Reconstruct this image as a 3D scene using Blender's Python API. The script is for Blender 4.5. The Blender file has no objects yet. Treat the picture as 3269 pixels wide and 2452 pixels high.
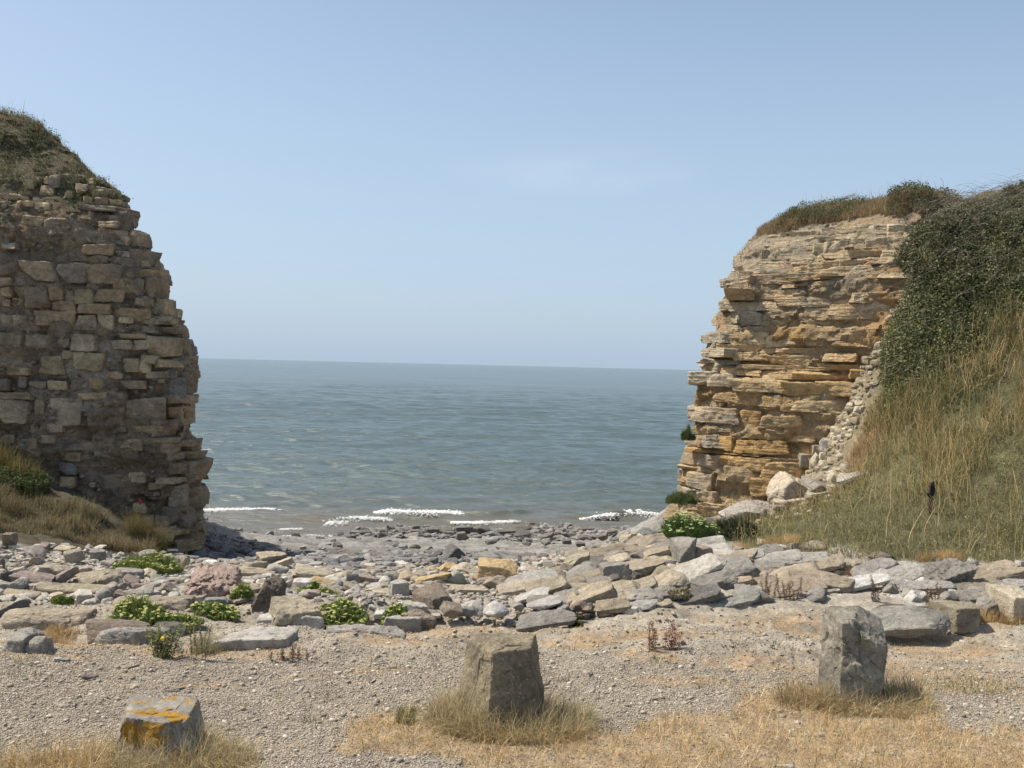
import bpy, math, random
import numpy as np
from mathutils import Matrix, Vector
R = math.radians
rng = np.random.default_rng(7)
random.seed(7)
sc = bpy.context.scene
# ---------------------------------------------------------------- camera
F_PX, CX, CY = 3269.0, 1634.5, 1226.0
CAM = np.array([0.0, 0.0, 2.4])
PITCH, ROLL = math.atan(59/3269), math.atan(.0239)
fw = np.array([0, math.cos(PITCH), -math.sin(PITCH)])
r0 = np.array([1.0, 0, 0]); u0 = np.array([0, math.sin(PITCH), math.cos(PITCH)])
rt = r0*math.cos(ROLL) + u0*math.sin(ROLL); up = u0*math.cos(ROLL) - r0*math.sin(ROLL)
cam_d = bpy.data.cameras.new('camera'); cam = bpy.data.objects.new('camera', cam_d); sc.collection.objects.link(cam)
cam_d.sensor_width = 36; cam_d.lens = 36*F_PX/3269; cam_d.clip_start = .1; cam_d.clip_end = 60000
M = Matrix(((rt[0], up[0], -fw[0], CAM[0]), (rt[1], up[1], -fw[1], CAM[1]), (rt[2], up[2], -fw[2], CAM[2]), (0, 0, 0, 1)))
cam.matrix_world = M
sc.camera = cam
# ---------------------------------------------------------------- sky and sun
SUN_EL, SUN_AZ = R(56), R(-76)      # azimuth measured from +Y towards +X: the sun stands to the left and a little beyond
sd = Vector((math.sin(SUN_AZ)*math.cos(SUN_EL), math.cos(SUN_AZ)*math.cos(SUN_EL), math.sin(SUN_EL)))
w = bpy.data.worlds.new('World'); sc.world = w; w.use_nodes = True
nt = w.node_tree; N = nt.nodes; L = nt.links
bg = N['Background']; bg.inputs['Strength'].default_value = .121
sky = N.new('ShaderNodeTexSky'); sky.sky_type = 'NISHITA'; sky.sun_disc = False
sky.sun_elevation = SUN_EL; sky.sun_rotation = SUN_AZ; sky.altitude = 10
sky.air_density = 1.0; sky.dust_density = 2.2; sky.ozone_density = 1.6
# thin summer haze: desaturates the low sky, one faint wisp of cloud
tc = N.new('ShaderNodeTexCoord'); sep = N.new('ShaderNodeSeparateXYZ'); L.new(tc.outputs['Generated'], sep.inputs[0])
hz = N.new('ShaderNodeMapRange'); hz.inputs[1].default_value = 0.0; hz.inputs[2].default_value = .5; hz.inputs[3].default_value = .72; hz.inputs[4].default_value = .121
hz.interpolation_type = 'SMOOTHSTEP'
L.new(sep.outputs[2], hz.inputs[0])
mx = N.new('ShaderNodeMix'); mx.data_type = 'RGBA'
L.new(hz.outputs[0], mx.inputs[0]); L.new(sky.outputs[0], mx.inputs[6]); mx.inputs[7].default_value = (3.75, 4.9, 6.25, 1)
mp = N.new('ShaderNodeMapping'); mp.inputs['Scale'].default_value = (5, 5, 26); L.new(tc.outputs['Generated'], mp.inputs[0])
cn = N.new('ShaderNodeTexNoise'); cn.inputs['Scale'].default_value = 1.2; cn.inputs['Detail'].default_value = 5; L.new(mp.outputs[0], cn.inputs[0])
dv = N.new('ShaderNodeVectorMath'); dv.operation = 'SUBTRACT'; _cd = fw+rt*(1850-CX)/F_PX+up*(CY-545)/F_PX; dv.inputs[1].default_value = tuple(_cd/np.linalg.norm(_cd)); L.new(tc.outputs['Generated'], dv.inputs[0])
ds = N.new('ShaderNodeVectorMath'); ds.operation = 'MULTIPLY'; ds.inputs[1].default_value = (9, 9, 40); L.new(dv.outputs[0], ds.inputs[0])
dl = N.new('ShaderNodeVectorMath'); dl.operation = 'LENGTH'; L.new(ds.outputs[0], dl.inputs[0])
dm = N.new('ShaderNodeMapRange'); dm.inputs[1].default_value = 0.1; dm.inputs[2].default_value = 1.3; dm.inputs[3].default_value = .30; dm.inputs[4].default_value = 0; dm.interpolation_type = 'SMOOTHSTEP'
L.new(dl.outputs[1], dm.inputs[0])
cr = N.new('ShaderNodeMapRange'); cr.inputs[1].default_value = .3; cr.inputs[2].default_value = .7; L.new(cn.outputs[0], cr.inputs[0])
cm = N.new('ShaderNodeMath'); cm.operation = 'MULTIPLY'; L.new(dm.outputs[0], cm.inputs[0]); L.new(cr.outputs[0], cm.inputs[1])
mx2 = N.new('ShaderNodeMix'); mx2.data_type = 'RGBA'; L.new(cm.outputs[0], mx2.inputs[0]); L.new(mx.outputs[2], mx2.inputs[6]); mx2.inputs[7].default_value = (6.0, 6.3, 7.3, 1)
L.new(mx2.outputs[2], bg.inputs['Color'])
sun_d = bpy.data.lights.new('sun', 'SUN'); sun = bpy.data.objects.new('sun', sun_d); sc.collection.objects.link(sun)
sun_d.energy = 4.9; sun_d.angle = R(.53); sun_d.color = (1, .93, .81)
sun.rotation_euler = sd.to_track_quat('Z', 'Y').to_euler()
sc.view_settings.view_transform = 'Standard'; sc.view_settings.look = 'None'; sc.view_settings.gamma = 1
sc.view_settings.exposure = 0.24
sc.cycles.max_bounces = 6; sc.cycles.diffuse_bounces = 3; sc.cycles.glossy_bounces = 3; sc.cycles.transmission_bounces = 3
sc.cycles.use_adaptive_sampling = True; sc.cycles.adaptive_threshold = .012
# ---------------------------------------------------------------- pixel <-> world helpers (photo pixels)
def ray(px, py):
    px = np.asarray(px, float)[..., None]; py = np.asarray(py, float)[..., None]
    d = fw + rt*(px-CX)/F_PX + up*(CY-py)/F_PX
    return d/d[..., 1:2]
def at(px, py, Y):
    d = ray(px, py); return CAM + d*np.asarray(Y, float)[..., None]
def proj(P):
    d = np.asarray(P, float) - CAM
    z = np.maximum(d@fw, 1e-3)
    return CX + F_PX*(d@rt)/z, CY - F_PX*(d@up)/z
# ---------------------------------------------------------------- numpy noise
def h3(ix, iy, iz, seed=0):
    n = (ix.astype(np.int64)*73856093) ^ (iy.astype(np.int64)*19349663) ^ (iz.astype(np.int64)*83492791) ^ (seed*2654435761 & 0xffffffff)
    n = n & 0xffffffff
    n = ((n ^ (n >> 16))*0x45d9f3b) & 0xffffffff
    n = ((n ^ (n >> 16))*0x45d9f3b) & 0xffffffff
    return ((n ^ (n >> 16)) & 0xffffff)/float(0xffffff)
def vn(P, seed=0):
    P = np.asarray(P, float); i = np.floor(P); f = P-i; f = f*f*f*(f*(f*6-15)+10)
    i = i.astype(np.int64); x, y, z = i[..., 0], i[..., 1], i[..., 2]; fx, fy, fz = f[..., 0], f[..., 1], f[..., 2]
    def l(a, b, t): return a+(b-a)*t
    c = [[[h3(x+a, y+b, z+d, seed) for d in (0, 1)] for b in (0, 1)] for a in (0, 1)]
    v = l(l(l(c[0][0][0], c[0][0][1], fz), l(c[0][1][0], c[0][1][1], fz), fy), l(l(c[1][0][0], c[1][0][1], fz), l(c[1][1][0], c[1][1][1], fz), fy), fx)
    return v*2-1
def fbm(P, f=1.0, o=4, seed=0, g=.5):
    P = np.asarray(P, float); s = 0; a = 1; t = 0
    for k in range(o):
        s = s + a*vn(P*f+k*17.3, seed+k*31); t += a; a *= g; f *= 2.03
    return s/t
def n2(X, Y, f=1.0, o=4, seed=0, g=.5):
    return fbm(np.stack([X, Y, np.full_like(X, seed*.37)], -1), f, o, seed, g)
def vor(P, seed=0, jit=.9):
    """F1, F2-F1 and id-hash of the nearest cell (3D)"""
    P = np.asarray(P, float); i = np.floor(P).astype(np.int64)
    d1 = np.full(P.shape[:-1], 9.); d2 = d1.copy(); hid = np.zeros(P.shape[:-1]); C = np.zeros(P.shape)
    for a in (-1, 0, 1):
        for b in (-1, 0, 1):
            for c in (-1, 0, 1):
                x, y, z = i[..., 0]+a, i[..., 1]+b, i[..., 2]+c
                q = np.stack([x+.5+jit*(h3(x, y, z, seed+1)-.5), y+.5+jit*(h3(x, y, z, seed+2)-.5), z+.5+jit*(h3(x, y, z, seed+3)-.5)], -1)
                d = np.sqrt(((P-q)**2).sum(-1)); m = d < d1
                d2 = np.where(m, d1, np.minimum(d2, d)); d1 = np.where(m, d, d1)
                hid = np.where(m, h3(x, y, z, seed+9), hid); C = np.where(m[..., None], q, C)
    return d1, d2-d1, hid, C
def facet(P, f, seed=0):
    """broken-rock relief: a tilted plane per cell"""
    d1, e, h, C = vor(np.asarray(P)*f, seed)
    Q = np.asarray(P)*f - C
    g1, g2, g3 = np.modf(h*7919)[0]*2-1, np.modf(h*104729)[0]*2-1, np.modf(h*1299709)[0]*2-1
    return (Q[..., 0]*g1+Q[..., 1]*g2+Q[..., 2]*g3)*.9 + (h-.5)*.8
def ss(a, b, x):
    t = np.clip((x-a)/(b-a), 0, 1); return t*t*(3-2*t)
# ---------------------------------------------------------------- mesh + object helpers
def mesh(name, V, faces, col=None, smooth=True, sharp=None, mats=()):
    """faces: list of int arrays (n,k)"""
    me = bpy.data.meshes.new(name)
    V = np.asarray(V, np.float32); faces = [np.asarray(f, np.int32) for f in faces if len(f)]
    me.vertices.add(len(V)); me.vertices.foreach_set('co', V.ravel())
    nl = sum(f.size for f in faces); nf = sum(len(f) for f in faces)
    me.loops.add(nl); me.polygons.add(nf)
    me.loops.foreach_set('vertex_index', np.concatenate([f.ravel() for f in faces]))
    tot = np.concatenate([np.full(len(f), f.shape[1], np.int32) for f in faces])
    st = np.concatenate([[0], np.cumsum(tot)[:-1]]).astype(np.int32)
    me.polygons.foreach_set('loop_start', st); me.polygons.foreach_set('loop_total', tot)
    me.polygons.foreach_set('use_smooth', np.full(nf, bool(smooth)))
    if col is not None:
        col = np.asarray(col, np.float32)
        if col.ndim == 1: col = np.tile(col, (len(V), 1))
        a = me.color_attributes.new('Col', 'FLOAT_COLOR', 'POINT')
        a.data.foreach_set('color', np.concatenate([col[:, :3], np.ones((len(V), 1), np.float32)], 1).ravel())
    me.update(calc_edges=True); me.validate()
    if sharp and smooth: me.set_sharp_from_angle(angle=R(sharp))
    for m in mats: me.materials.append(m)
    return me
def link(name, me, parent=None, loc=None):
    o = bpy.data.objects.new(name, me); sc.collection.objects.link(o)
    if parent: o.parent = parent
    if loc is not None: o.location = loc
    return o
def tag(o, label=None, cat=None, group=None, kind=None):
    if label: o['label'] = label
    if cat: o['category'] = cat
    if group: o['group'] = group
    if kind: o['kind'] = kind
    return o
def grid_faces(nu, nv):
    a = np.arange((nu-1)*(nv-1)); i = a//(nv-1); j = a % (nv-1); q = i*nv+j
    return np.stack([q, q+nv, q+nv+1, q+1], 1)
# ---------------------------------------------------------------- materials
def mat(name):
    m = bpy.data.materials.new(name); m.use_nodes = True
    return m, m.node_tree.nodes, m.node_tree.links, m.node_tree.nodes['Principled BSDF']
def mixc(N, L, f, a, b, mode='MIX'):
    n = N.new('ShaderNodeMix'); n.data_type = 'RGBA'; n.blend_type = mode
    for k, v in ((0, f), (6, a), (7, b)):
        if hasattr(v, 'is_linked') or hasattr(v, 'links'): L.new(v, n.inputs[k])
        else: n.inputs[k].default_value = v if k == 0 else (*v, 1)
    return n.outputs[2]
def mrange(N, L, s, a, b, c, d):
    n = N.new('ShaderNodeMapRange'); L.new(s, n.inputs[0])
    for k, v in zip((1, 2, 3, 4), (a, b, c, d)): n.inputs[k].default_value = v
    return n.outputs[0]
def rock_mat(name, bump=.35, scale=1.0, spots=.5, fleck=(.62, .60, .55), layered=0.0, stain=None, stain_amt=0., rough=.92, vary=.25):
    m, N, L, P = mat(name)
    at_ = N.new('ShaderNodeAttribute'); at_.attribute_name = 'Col'
    tc = N.new('ShaderNodeTexCoord'); co = tc.outputs['Object']
    oi = N.new('ShaderNodeObjectInfo')
    ad = N.new('ShaderNodeVectorMath'); ad.operation = 'ADD'; L.new(co, ad.inputs[0])
    cmb = N.new('ShaderNodeVectorMath'); cmb.operation = 'SCALE'; cmb.inputs[0].default_value = (37, 51, 23); L.new(oi.outputs['Random'], cmb.inputs['Scale'])
    L.new(cmb.outputs[0], ad.inputs[1]); co = ad.outputs[0]
    def noise(s, d=6, r=.6, v=co):
        n = N.new('ShaderNodeTexNoise'); n.inputs['Scale'].default_value = s*scale; n.inputs['Detail'].default_value = d; n.inputs['Roughness'].default_value = r
        L.new(v, n.inputs[0]); return n.outputs[0]
    a = noise(2.2, 8); b = noise(13, 8, .7); c = noise(55, 4, .7)
    k = mrange(N, L, a, .3, .7, .92*(1-vary), .92*(1+vary)); k2 = mrange(N, L, b, .3, .7, .62, 1.3); k3 = mrange(N, L, c, .3, .7, .72, 1.25)
    m1 = N.new('ShaderNodeMath'); m1.operation = 'MULTIPLY'; L.new(k, m1.inputs[0]); L.new(k2, m1.inputs[1])
    m2 = N.new('ShaderNodeMath'); m2.operation = 'MULTIPLY'; L.new(m1.outputs[0], m2.inputs[0]); L.new(k3, m2.inputs[1])
    sc_ = N.new('ShaderNodeVectorMath'); sc_.operation = 'SCALE'; L.new(at_.outputs[0], sc_.inputs[0]); L.new(m2.outputs[0], sc_.inputs['Scale'])
    colr = sc_.outputs[0]
    if stain:
        s = mrange(N, L, noise(1.1, 7, .65), .48, .66, 0, stain_amt); colr = mixc(N, L, s, colr, stain, 'MIX')
    if spots:
        s = mrange(N, L, noise(21, 7, .75), .57, .68, 0, spots); colr = mixc(N, L, s, colr, fleck)
    L.new(colr, P.inputs['Base Color']); P.inputs['Roughness'].default_value = rough
    P.inputs['Specular IOR Level'].default_value = .25
    hsum = N.new('ShaderNodeMath'); hsum.operation = 'ADD'; L.new(b, hsum.inputs[0])
    cc = N.new('ShaderNodeMath'); cc.operation = 'MULTIPLY'; cc.inputs[1].default_value = .35; L.new(c, cc.inputs[0]); L.new(cc.outputs[0], hsum.inputs[1])
    h = hsum.outputs[0]
    if layered:
        mpp = N.new('ShaderNodeMapping'); mpp.inputs['Scale'].default_value = (1.2, 1.2, 16); L.new(co, mpp.inputs[0])
        ln = noise(2.5, 5, .6, mpp.outputs[0]); lm = N.new('ShaderNodeMath'); lm.operation = 'MULTIPLY'; lm.inputs[1].default_value = layered; L.new(ln, lm.inputs[0])
        hh = N.new('ShaderNodeMath'); hh.operation = 'ADD'; L.new(h, hh.inputs[0]); L.new(lm.outputs[0], hh.inputs[1]); h = hh.outputs[0]
    bp = N.new('ShaderNodeBump'); bp.inputs['Strength'].default_value = 1; bp.inputs['Distance'].default_value = bump*.1/scale
    L.new(h, bp.inputs['Height']); L.new(bp.outputs[0], P.inputs['Normal'])
    return m
def leaf_mat(name, trans=.3, rough=.7):
    m, N, L, P = mat(name)
    a = N.new('ShaderNodeAttribute'); a.attribute_name = 'Col'; L.new(a.outputs[0], P.inputs['Base Color'])
    P.inputs['Roughness'].default_value = rough; P.inputs['Specular IOR Level'].default_value = .2
    t = N.new('ShaderNodeBsdfTranslucent'); L.new(a.outputs[0], t.inputs[0])
    x = N.new('ShaderNodeMixShader'); x.inputs[0].default_value = trans
    L.new(P.outputs[0], x.inputs[1]); L.new(t.outputs[0], x.inputs[2]); L.new(x.outputs[0], N['Material Output'].inputs[0])
    return m
M_rock = rock_mat('limestone', bump=.34, spots=.4, stain=(.23, .18, .125), stain_amt=.35)
M_slab = rock_mat('bedded_limestone', bump=.36, spots=.4, layered=.8, stain=(.22, .175, .125), stain_amt=.4)
M_rough = rock_mat('pitted_conglomerate', bump=.7, spots=.3, scale=1.4)
M_cliffL = rock_mat('grey_cliff_rock', bump=.6, scale=.8, spots=.35, layered=.4, fleck=(.42, .37, .30), vary=.4)
M_cliffR = rock_mat('ochre_cliff_rock', bump=.6, scale=.6, spots=.25, layered=.6, fleck=(.60, .50, .33), stain=(.40, .21, .06), stain_amt=.6, vary=.3)
M_peb = rock_mat('pebble_stone', bump=.1, spots=.2, vary=.1)
M_grass = leaf_mat('grass_blades'); M_leaf = leaf_mat('leaves', .25, .5)
# ---------------------------------------------------------------- terrain height: smooth surface through surveyed points
CP = [(-20,2,0),(20,2,0),(0,2,0),(-6,5,0),(0,5,0),(6,5,0),(-8,8,.02),(-3,8,0),(0,8,0),(3,8,0),(6,8,.0),(10,8,.05),(-30,8,.4),(30,8,.4),
      (1.74,18,-1.3),(2.6,19,-1.2),(2.8,22,-1.8),(3,26,-2.3),(4,32,-2.9),(6,38,-3.5),(6,45,-4.6),(-10.5,24,-.4),(-14,35,-1),(-15,15,1),(-15,19,2),
      (15,13,1),(15,20,7),(25,20,7),(0,50,-5),(-12,50,-5),(14,50,-4),(14,30,6),(8.5,25,5.5),(-5.6,24,-2.0),(-7.5,30,-2.8),(4.8,22,-1.0),(4.5,25,-2.0)]
PX = [(0,2060,8.4),(0,1985,9.25),(400,1990,9.25),(0,1940,9.9),(0,1850,11.5),(0,1780,14),(300,1850,12),(300,1790,14.5),(150,1725,16.3),(450,1800,16.5),(600,1800,19),
      (800,1850,13),(800,1800,17),(800,1765,22),(700,1730,28),(800,1716,35.2),(600,1700,38),(1000,1700,38),(1200,1960,9.9),(1200,1900,11.3),(1200,1840,13.2),(1200,1800,15.5),(1200,1775,19),
      (1200,1745,25),(1200,1715,31),(1200,1697,35.5),(1200,1686,39),(1500,1960,9.8),(1500,1880,12),(1500,1830,14.5),(1550,1790,18),(1600,1760,24),(1600,1730,30),
      (1650,1700,36),(1800,1678,39.5),(1800,1664,43),(1700,1940,10.3),(2000,1930,10.3),(1850,1860,12.2),(1900,1800,13.8),(1900,1762,15),(2100,1800,13),(2100,1712,15.5),
      (2300,1900,11),(2300,1760,14),(2250,1712,16),(2400,1730,15),(2700,1900,10.9),(3200,1900,11),(2700,1790,12.9),(3269,1790,12.9),(2300,1650,19),(2550,1650,17.5),
      (2800,1740,13.6),(3269,1740,13.6),(2900,1600,15),(3269,1600,14.6),(2650,1450,18.5),(2900,1400,17),(3269,1400,15.8),(2805,1250,18.3),(3000,1200,17.5),(3269,1200,17),
      (2925,950,18.6),(3100,950,18.3),(3269,950,18),(2965,760,19.0),(3100,750,19.2),(3269,750,19),(2980,705,20.5),(3100,695,20.5),(3269,675,20.5),(2600,1530,18.9),(2480,1625,19.3),
      (0,1650,17),(0,1560,18),(0,1450,19),(300,1600,18.5),(450,1700,18.5)]
_p = np.array(PX, float); C3 = np.concatenate([np.array(CP, float), at(_p[:, 0], _p[:, 1], _p[:, 2])])
_x = C3[:, :2]; n_ = len(_x)
_K = np.sqrt(((_x[:, None]-_x[None])**2).sum(-1)+.05); _A = np.zeros((n_+3, n_+3)); _A[:n_, :n_] = _K - np.eye(n_)*.05
_A[:n_, n_] = 1; _A[n_, :n_] = 1; _A[:n_, n_+1:] = _x; _A[n_+1:, :n_] = _x.T
_w = np.linalg.solve(_A, np.concatenate([C3[:, 2], [0, 0, 0]]))
_gx = np.arange(-64, 64.01, .2); _gy = np.arange(-14, 64.01, .2); _GX, _GY = np.meshgrid(_gx, _gy, indexing='ij')
_GS = _w[n_] + _w[n_+1]*_GX + _w[n_+2]*_GY
for k in range(n_): _GS += _w[k]*np.sqrt((_GX-_x[k, 0])**2+(_GY-_x[k, 1])**2+.05)
def G0(X, Y):
    X = np.asarray(X, float); Y = np.asarray(Y, float)
    u = np.clip((X+64)/.2, 0, len(_gx)-1.001); v = np.clip((Y+14)/.2, 0, len(_gy)-1.001); i = u.astype(int); j = v.astype(int); a = u-i; b = v-j
    s = (_GS[i, j]*(1-a)+_GS[i+1, j]*a)*(1-b)+(_GS[i, j+1]*(1-a)+_GS[i+1, j+1]*a)*b
    lot = 1-ss(8.6, 9.6, Y+n2(X, Y, .5, 2, 3)*.3)           # the car park is level
    lot = lot*(1-ss(12, 18, np.abs(X)))
    return s*(1-lot)
def ell(X, Y, E):
    """soft union of ground ellipses given as (px, py, rx_px, ry_px)"""
    m = np.zeros(np.shape(X))
    for (px, py, rx, ry) in E:
        h = 1167+(px-CX)*.0239
        Yc = 2.4*F_PX/(py-h); Xc = (px-CX)/F_PX*Yc; ry_ = 2.4*F_PX/(py-ry-h)-Yc; rx_ = rx/F_PX*Yc
        d = np.sqrt(((X-Xc)/rx_)**2+((Y-Yc)/ry_)**2); m = np.maximum(m, 1-d)
    return m
# straw patches on the lot
STRAW = [(1350,2350,250,75),(1620,2330,330,130),(2000,2440,620,105),(2400,2400,420,130),(2700,2290,420,110),(3100,2430,420,110),(330,2450,260,60),(620,2450,230,45),(520,2430,300,60),(3269,2360,60,50),(1150,2400,60,25)]
THIN = [(300,2060,420,36),(120,2100,220,22),(760,2090,340,26),(880,2100,220,22),(1250,2150,240,14),(1500,2015,420,34),(2050,2050,420,40),(1300,2075,260,20),(2500,2000,420,40),(3000,2060,420,60),(2850,2150,560,55),(2120,2125,160,26),(2250,2180,300,22),(600,2195,250,12),(3100,2190,320,45),(2400,2140,220,20),(1000,2170,130,10),(3150,2010,220,24)]
GREEN = [(3130,2195,190,28),(2530,2110,50,8),(2500,2000,40,6)]
def straw_mask(X, Y):
    n = n2(X, Y, 2.2, 4, 11)*.35
    return np.clip(ss(.02, .3, ell(X, Y, STRAW)+n*.6), 0, 1)
def thin_mask(X, Y):
    n = n2(X*.8, Y*2.2, 3., 5, 12, .65)*1.1
    return ss(.05, .6, ell(X, Y, THIN)+n)*(ell(X, Y, THIN) > 0)
SEA_Z = -3.7
def rocky(X, Y): # bare bedrock apron between lot and boulders
    return ss(7.9, 8.8, Y+n2(X, Y, .8, 3, 5)*.7)*(1-ss(10.2, 11.2, Y))
def G(X, Y):
    z = G0(X, Y); X = np.asarray(X, float); Y = np.asarray(Y, float)
    rk = rocky(X, Y)
    t = n2(X*.55, Y*1.7, 1.0, 4, 21); ter = np.floor(t*6)/6 + ss(.55, 1, t*6-np.floor(t*6))/6
    z = z + rk*(ter*.20+.02)
    pl = ss(25.5, 27, Y)*(1-ss(39, 41, Y))*(1-ss(4, 6, X))          # rock platform steps
    t2 = n2(X*.3, Y*.8, .8, 4, 22); z = z+pl*(np.floor(t2*5)/5+ss(.6, 1, t2*5-np.floor(t2*5))/5)*.35 - pl*.07
    return z
def Gd(X, Y): return G(X, Y)+n2(X, Y, 5., 4, 41)*.012*(1+np.hypot(X, Y)*.12)
def ground_hit(px, py, Y0=4.0, Y1=60.0):
    """first terrain point under photo pixels"""
    px = np.atleast_1d(np.asarray(px, float)); py = np.atleast_1d(np.asarray(py, float))
    Ys = np.geomspace(Y0, Y1, 420); out = np.full(px.shape, Y1)
    d = ray(px, py); done = np.zeros(px.shape, bool)
    P = CAM + d[:, None, :]*Ys[None, :, None]
    g = G0(P[..., 0], P[..., 1]); below = P[..., 2] < g
    idx = np.argmax(below, 1); ok = below.any(1)
    i0 = np.maximum(idx-1, 0); r = np.arange(len(px))
    a = P[r, i0, 2]-g[r, i0]; b = g[r, idx]-P[r, idx, 2]
    t = a/np.maximum(a+b, 1e-6); out = np.where(ok, Ys[i0]+(Ys[idx]-Ys[i0])*t, Y1)
    return at(px, py, out)
# fan-shaped grid: fine where the ground is close
th = np.concatenate([R(1)*np.linspace(-100, -34, 40)[:-1], R(1)*np.linspace(-34, 34, 800), R(1)*np.linspace(34, 100, 40)[1:]])
rr = np.concatenate([np.geomspace(.4, 3.6, 12)[:-1], np.geomspace(3.6, 62, 700)])
TH, RR = np.meshgrid(th, rr, indexing='ij'); GX = RR*np.sin(TH); GY = RR*np.cos(TH)
GZ = G(GX, GY)
hillm = ss(.15, .6, GX-4.2)*ss(12.6, 13.1, GY + n2(GX, GY, .7, 3, 31)*.5)
hillm = np.maximum(hillm, ss(13.6, 14.6, GY+n2(GX, GY, .7, 3, 31)*.6)*ss(2.9, 3.8, GX))
hillm = hillm*(1-ss(21.5, 22.5, GY)*(1-ss(5.5, 6.5, GX)))
bankm = ss(15.0, 15.8, GY+n2(GX, GY, .8, 3, 33)*.5+ss(-7, -4, GX)*-1.2)*(1-ss(-5.4, -4.9, GX))*(1-ss(21, 22, GY))
det = n2(GX, GY, 5., 4, 41)*.012*(1+RR*.12)
GZ = GZ + det + hillm*n2(GX, GY, 1.3, 4, 42)*.10 + bankm*n2(GX, GY, 1.6, 4, 43)*.10
# colours of the bare ground
def mixv(a, b, m): return a+(b-a)*m[..., None]
gc = np.zeros(GX.shape+(3,)); gc[:] = (.345, .29, .22)
gc *= (1+n2(GX, GY, 6, 4, 51)*.18)[..., None]
rk = rocky(GX, GY); gc = mixv(gc, np.array([.385, .335, .26])*(1+n2(GX*.6, GY*2.5, 4, 5, 52)*.4)[..., None], rk)
bea = ss(10.0, 11.0, GY); gc = mixv(gc, np.array([.40, .355, .29]), bea)
gc = mixv(gc, np.array([.215, .205, .19])*(1+n2(GX*.5, GY*1.8, 3, 4, 53)*.3)[..., None], ss(14.3, 16.3, GY+n2(GX, GY, .4, 3, 54)*1.2)*(1-ss(.3, 2.0, GX)*(1-ss(15.5, 18, GY))))
plat = ss(24.5, 26.5, GY+n2(GX, GY, .5, 3, 57)*1.5)*(1-ss(32.5, 34, GY+n2(GX, GY, .5, 3, 58)))
gc = mixv(gc, np.array([.28, .265, .24])*(1+n2(GX*.5, GY*1.8, 3, 4, 53)*.25)[..., None], plat)
_pm = (GY > 14) & (GY < 42) & (np.abs(GX) < 14) & (hillm < .1) & (bankm < .1)
_q = np.stack([GX[_pm]*.9, GY[_pm]*1.9, GX[_pm]*0+.5], -1)+.35*n2(GX[_pm], GY[_pm], 1.1, 3, 63)[:, None]; _d, _e, _h, _c = vor(_q, 4)
gc[_pm] *= ((.5+.5*ss(.0, .10, _e))*(.82+.36*_h))[:, None]; GZ[_pm] += -.05*(1-ss(0, .12, _e))+.05*(_h-.5)
sm = straw_mask(GX, GY); sb_ = ss(.25, .75, sm+n2(GX, GY, 7, 4, 59)*.5)*.85; gc = mixv(gc, np.array([.41, .305, .185])*(1+n2(GX, GY, 9, 3, 55)*.35)[..., None], sb_*(GY < 10))
tm = thin_mask(GX, GY); gc = mixv(gc, np.array([.44, .31, .18]), tm*.78*(GY < 11)*ss(-.35, .25, n2(GX, GY*1.8, 8, 4, 60)))
gc = mixv(gc, np.array([.15, .14, .07])*(1+n2(GX, GY, 2, 4, 56)*.4)[..., None], hillm)
gc = mixv(gc, np.array([.11, .095, .06]), bankm)
_px, _py = proj(np.stack([GX, GY, GZ], -1)); scm = (1-ss(30, 75, _px-np.interp(_py, [640, 950, 1250, 1450, 1560, 1600, 1640], [2850, 2935, 2820, 2700, 2690, 2660, 2300])+n2(GX, GY, 2, 3, 34)*60))*(GY > 16)*hillm*(_py < 1650)*(_py > 850)
gc = mixv(gc, np.array([.34, .28, .19])*(1+n2(GX, GY, 5, 4, 35)*.3)[..., None], scm*.7)
VV = np.stack([GX, GY, GZ], -1).reshape(-1, 3); FF = grid_faces(*GX.shape)[:, ::-1]; CC = gc.reshape(-1, 3)
cenx = VV[FF[:, 0], 0]; ceny = VV[FF[:, 0], 1]
M_ground = rock_mat('stony_ground', bump=.35, scale=1.6, spots=.35, fleck=(.52, .48, .42), vary=.18)
M_soil = rock_mat('bank_soil', bump=.5, spots=0, vary=.3)
def sub_mesh(name, mask, m):
    F = FF[mask]; u, inv = np.unique(F.ravel(), return_inverse=True)
    return link(name, mesh(name, VV[u], [inv.reshape(F.shape)], CC[u], True, None, [m]))
hill_f = (hillm.reshape(-1)[FF[:, 0]] > .5); bank_f = (bankm.reshape(-1)[FF[:, 0]] > .5) & ~hill_f
beach_f = (ceny > 10.6) & ~hill_f & ~bank_f
lot_f = ~(hill_f | bank_f | beach_f)
tag(sub_mesh('ground', lot_f, M_ground), 'gravel car park ground with dry straw patches', kind='structure')
tag(sub_mesh('beach', beach_f, M_ground), 'stony foreshore running down to the sea', kind='structure')
tag(sub_mesh('hillside', hill_f, M_soil), 'steep hillside under grass and brambles', kind='structure')
tag(sub_mesh('earth_bank', bank_f, M_soil), 'low earth bank under the grey cliff', kind='structure')
# ---------------------------------------------------------------- sea
sa = R(1)*np.linspace(-40, 40, 800); sr = np.concatenate([np.geomspace(32, 400, 800), np.geomspace(430, 40000, 60)])
SA, SR = np.meshgrid(sa, sr, indexing='ij'); SX = SR*np.sin(SA); SY = SR*np.cos(SA)
sp = SR*.0027; Z = np.zeros_like(SX)
wr = np.random.default_rng(3)
WP = [n2(SX, SY, .06, 2, 60+k)*1.3 for k in range(4)]; AM = [.75+.5*n2(SX, SY, .03, 2, 70+k) for k in range(3)]
for k in range(64):
    lam = .45*1.055**k; ang = wr.normal(R(86), R(17)); a = .0150*lam**.40; ph = wr.uniform(0, 6.28)
    kx, ky = math.cos(ang)*2*math.pi/lam, math.sin(ang)*2*math.pi/lam
    wt = ss(2.2, 4.5, lam/sp)
    Z += a*wt*np.sin(kx*SX+ky*SY+ph+WP[k % 4])*AM[k % 3]
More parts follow.
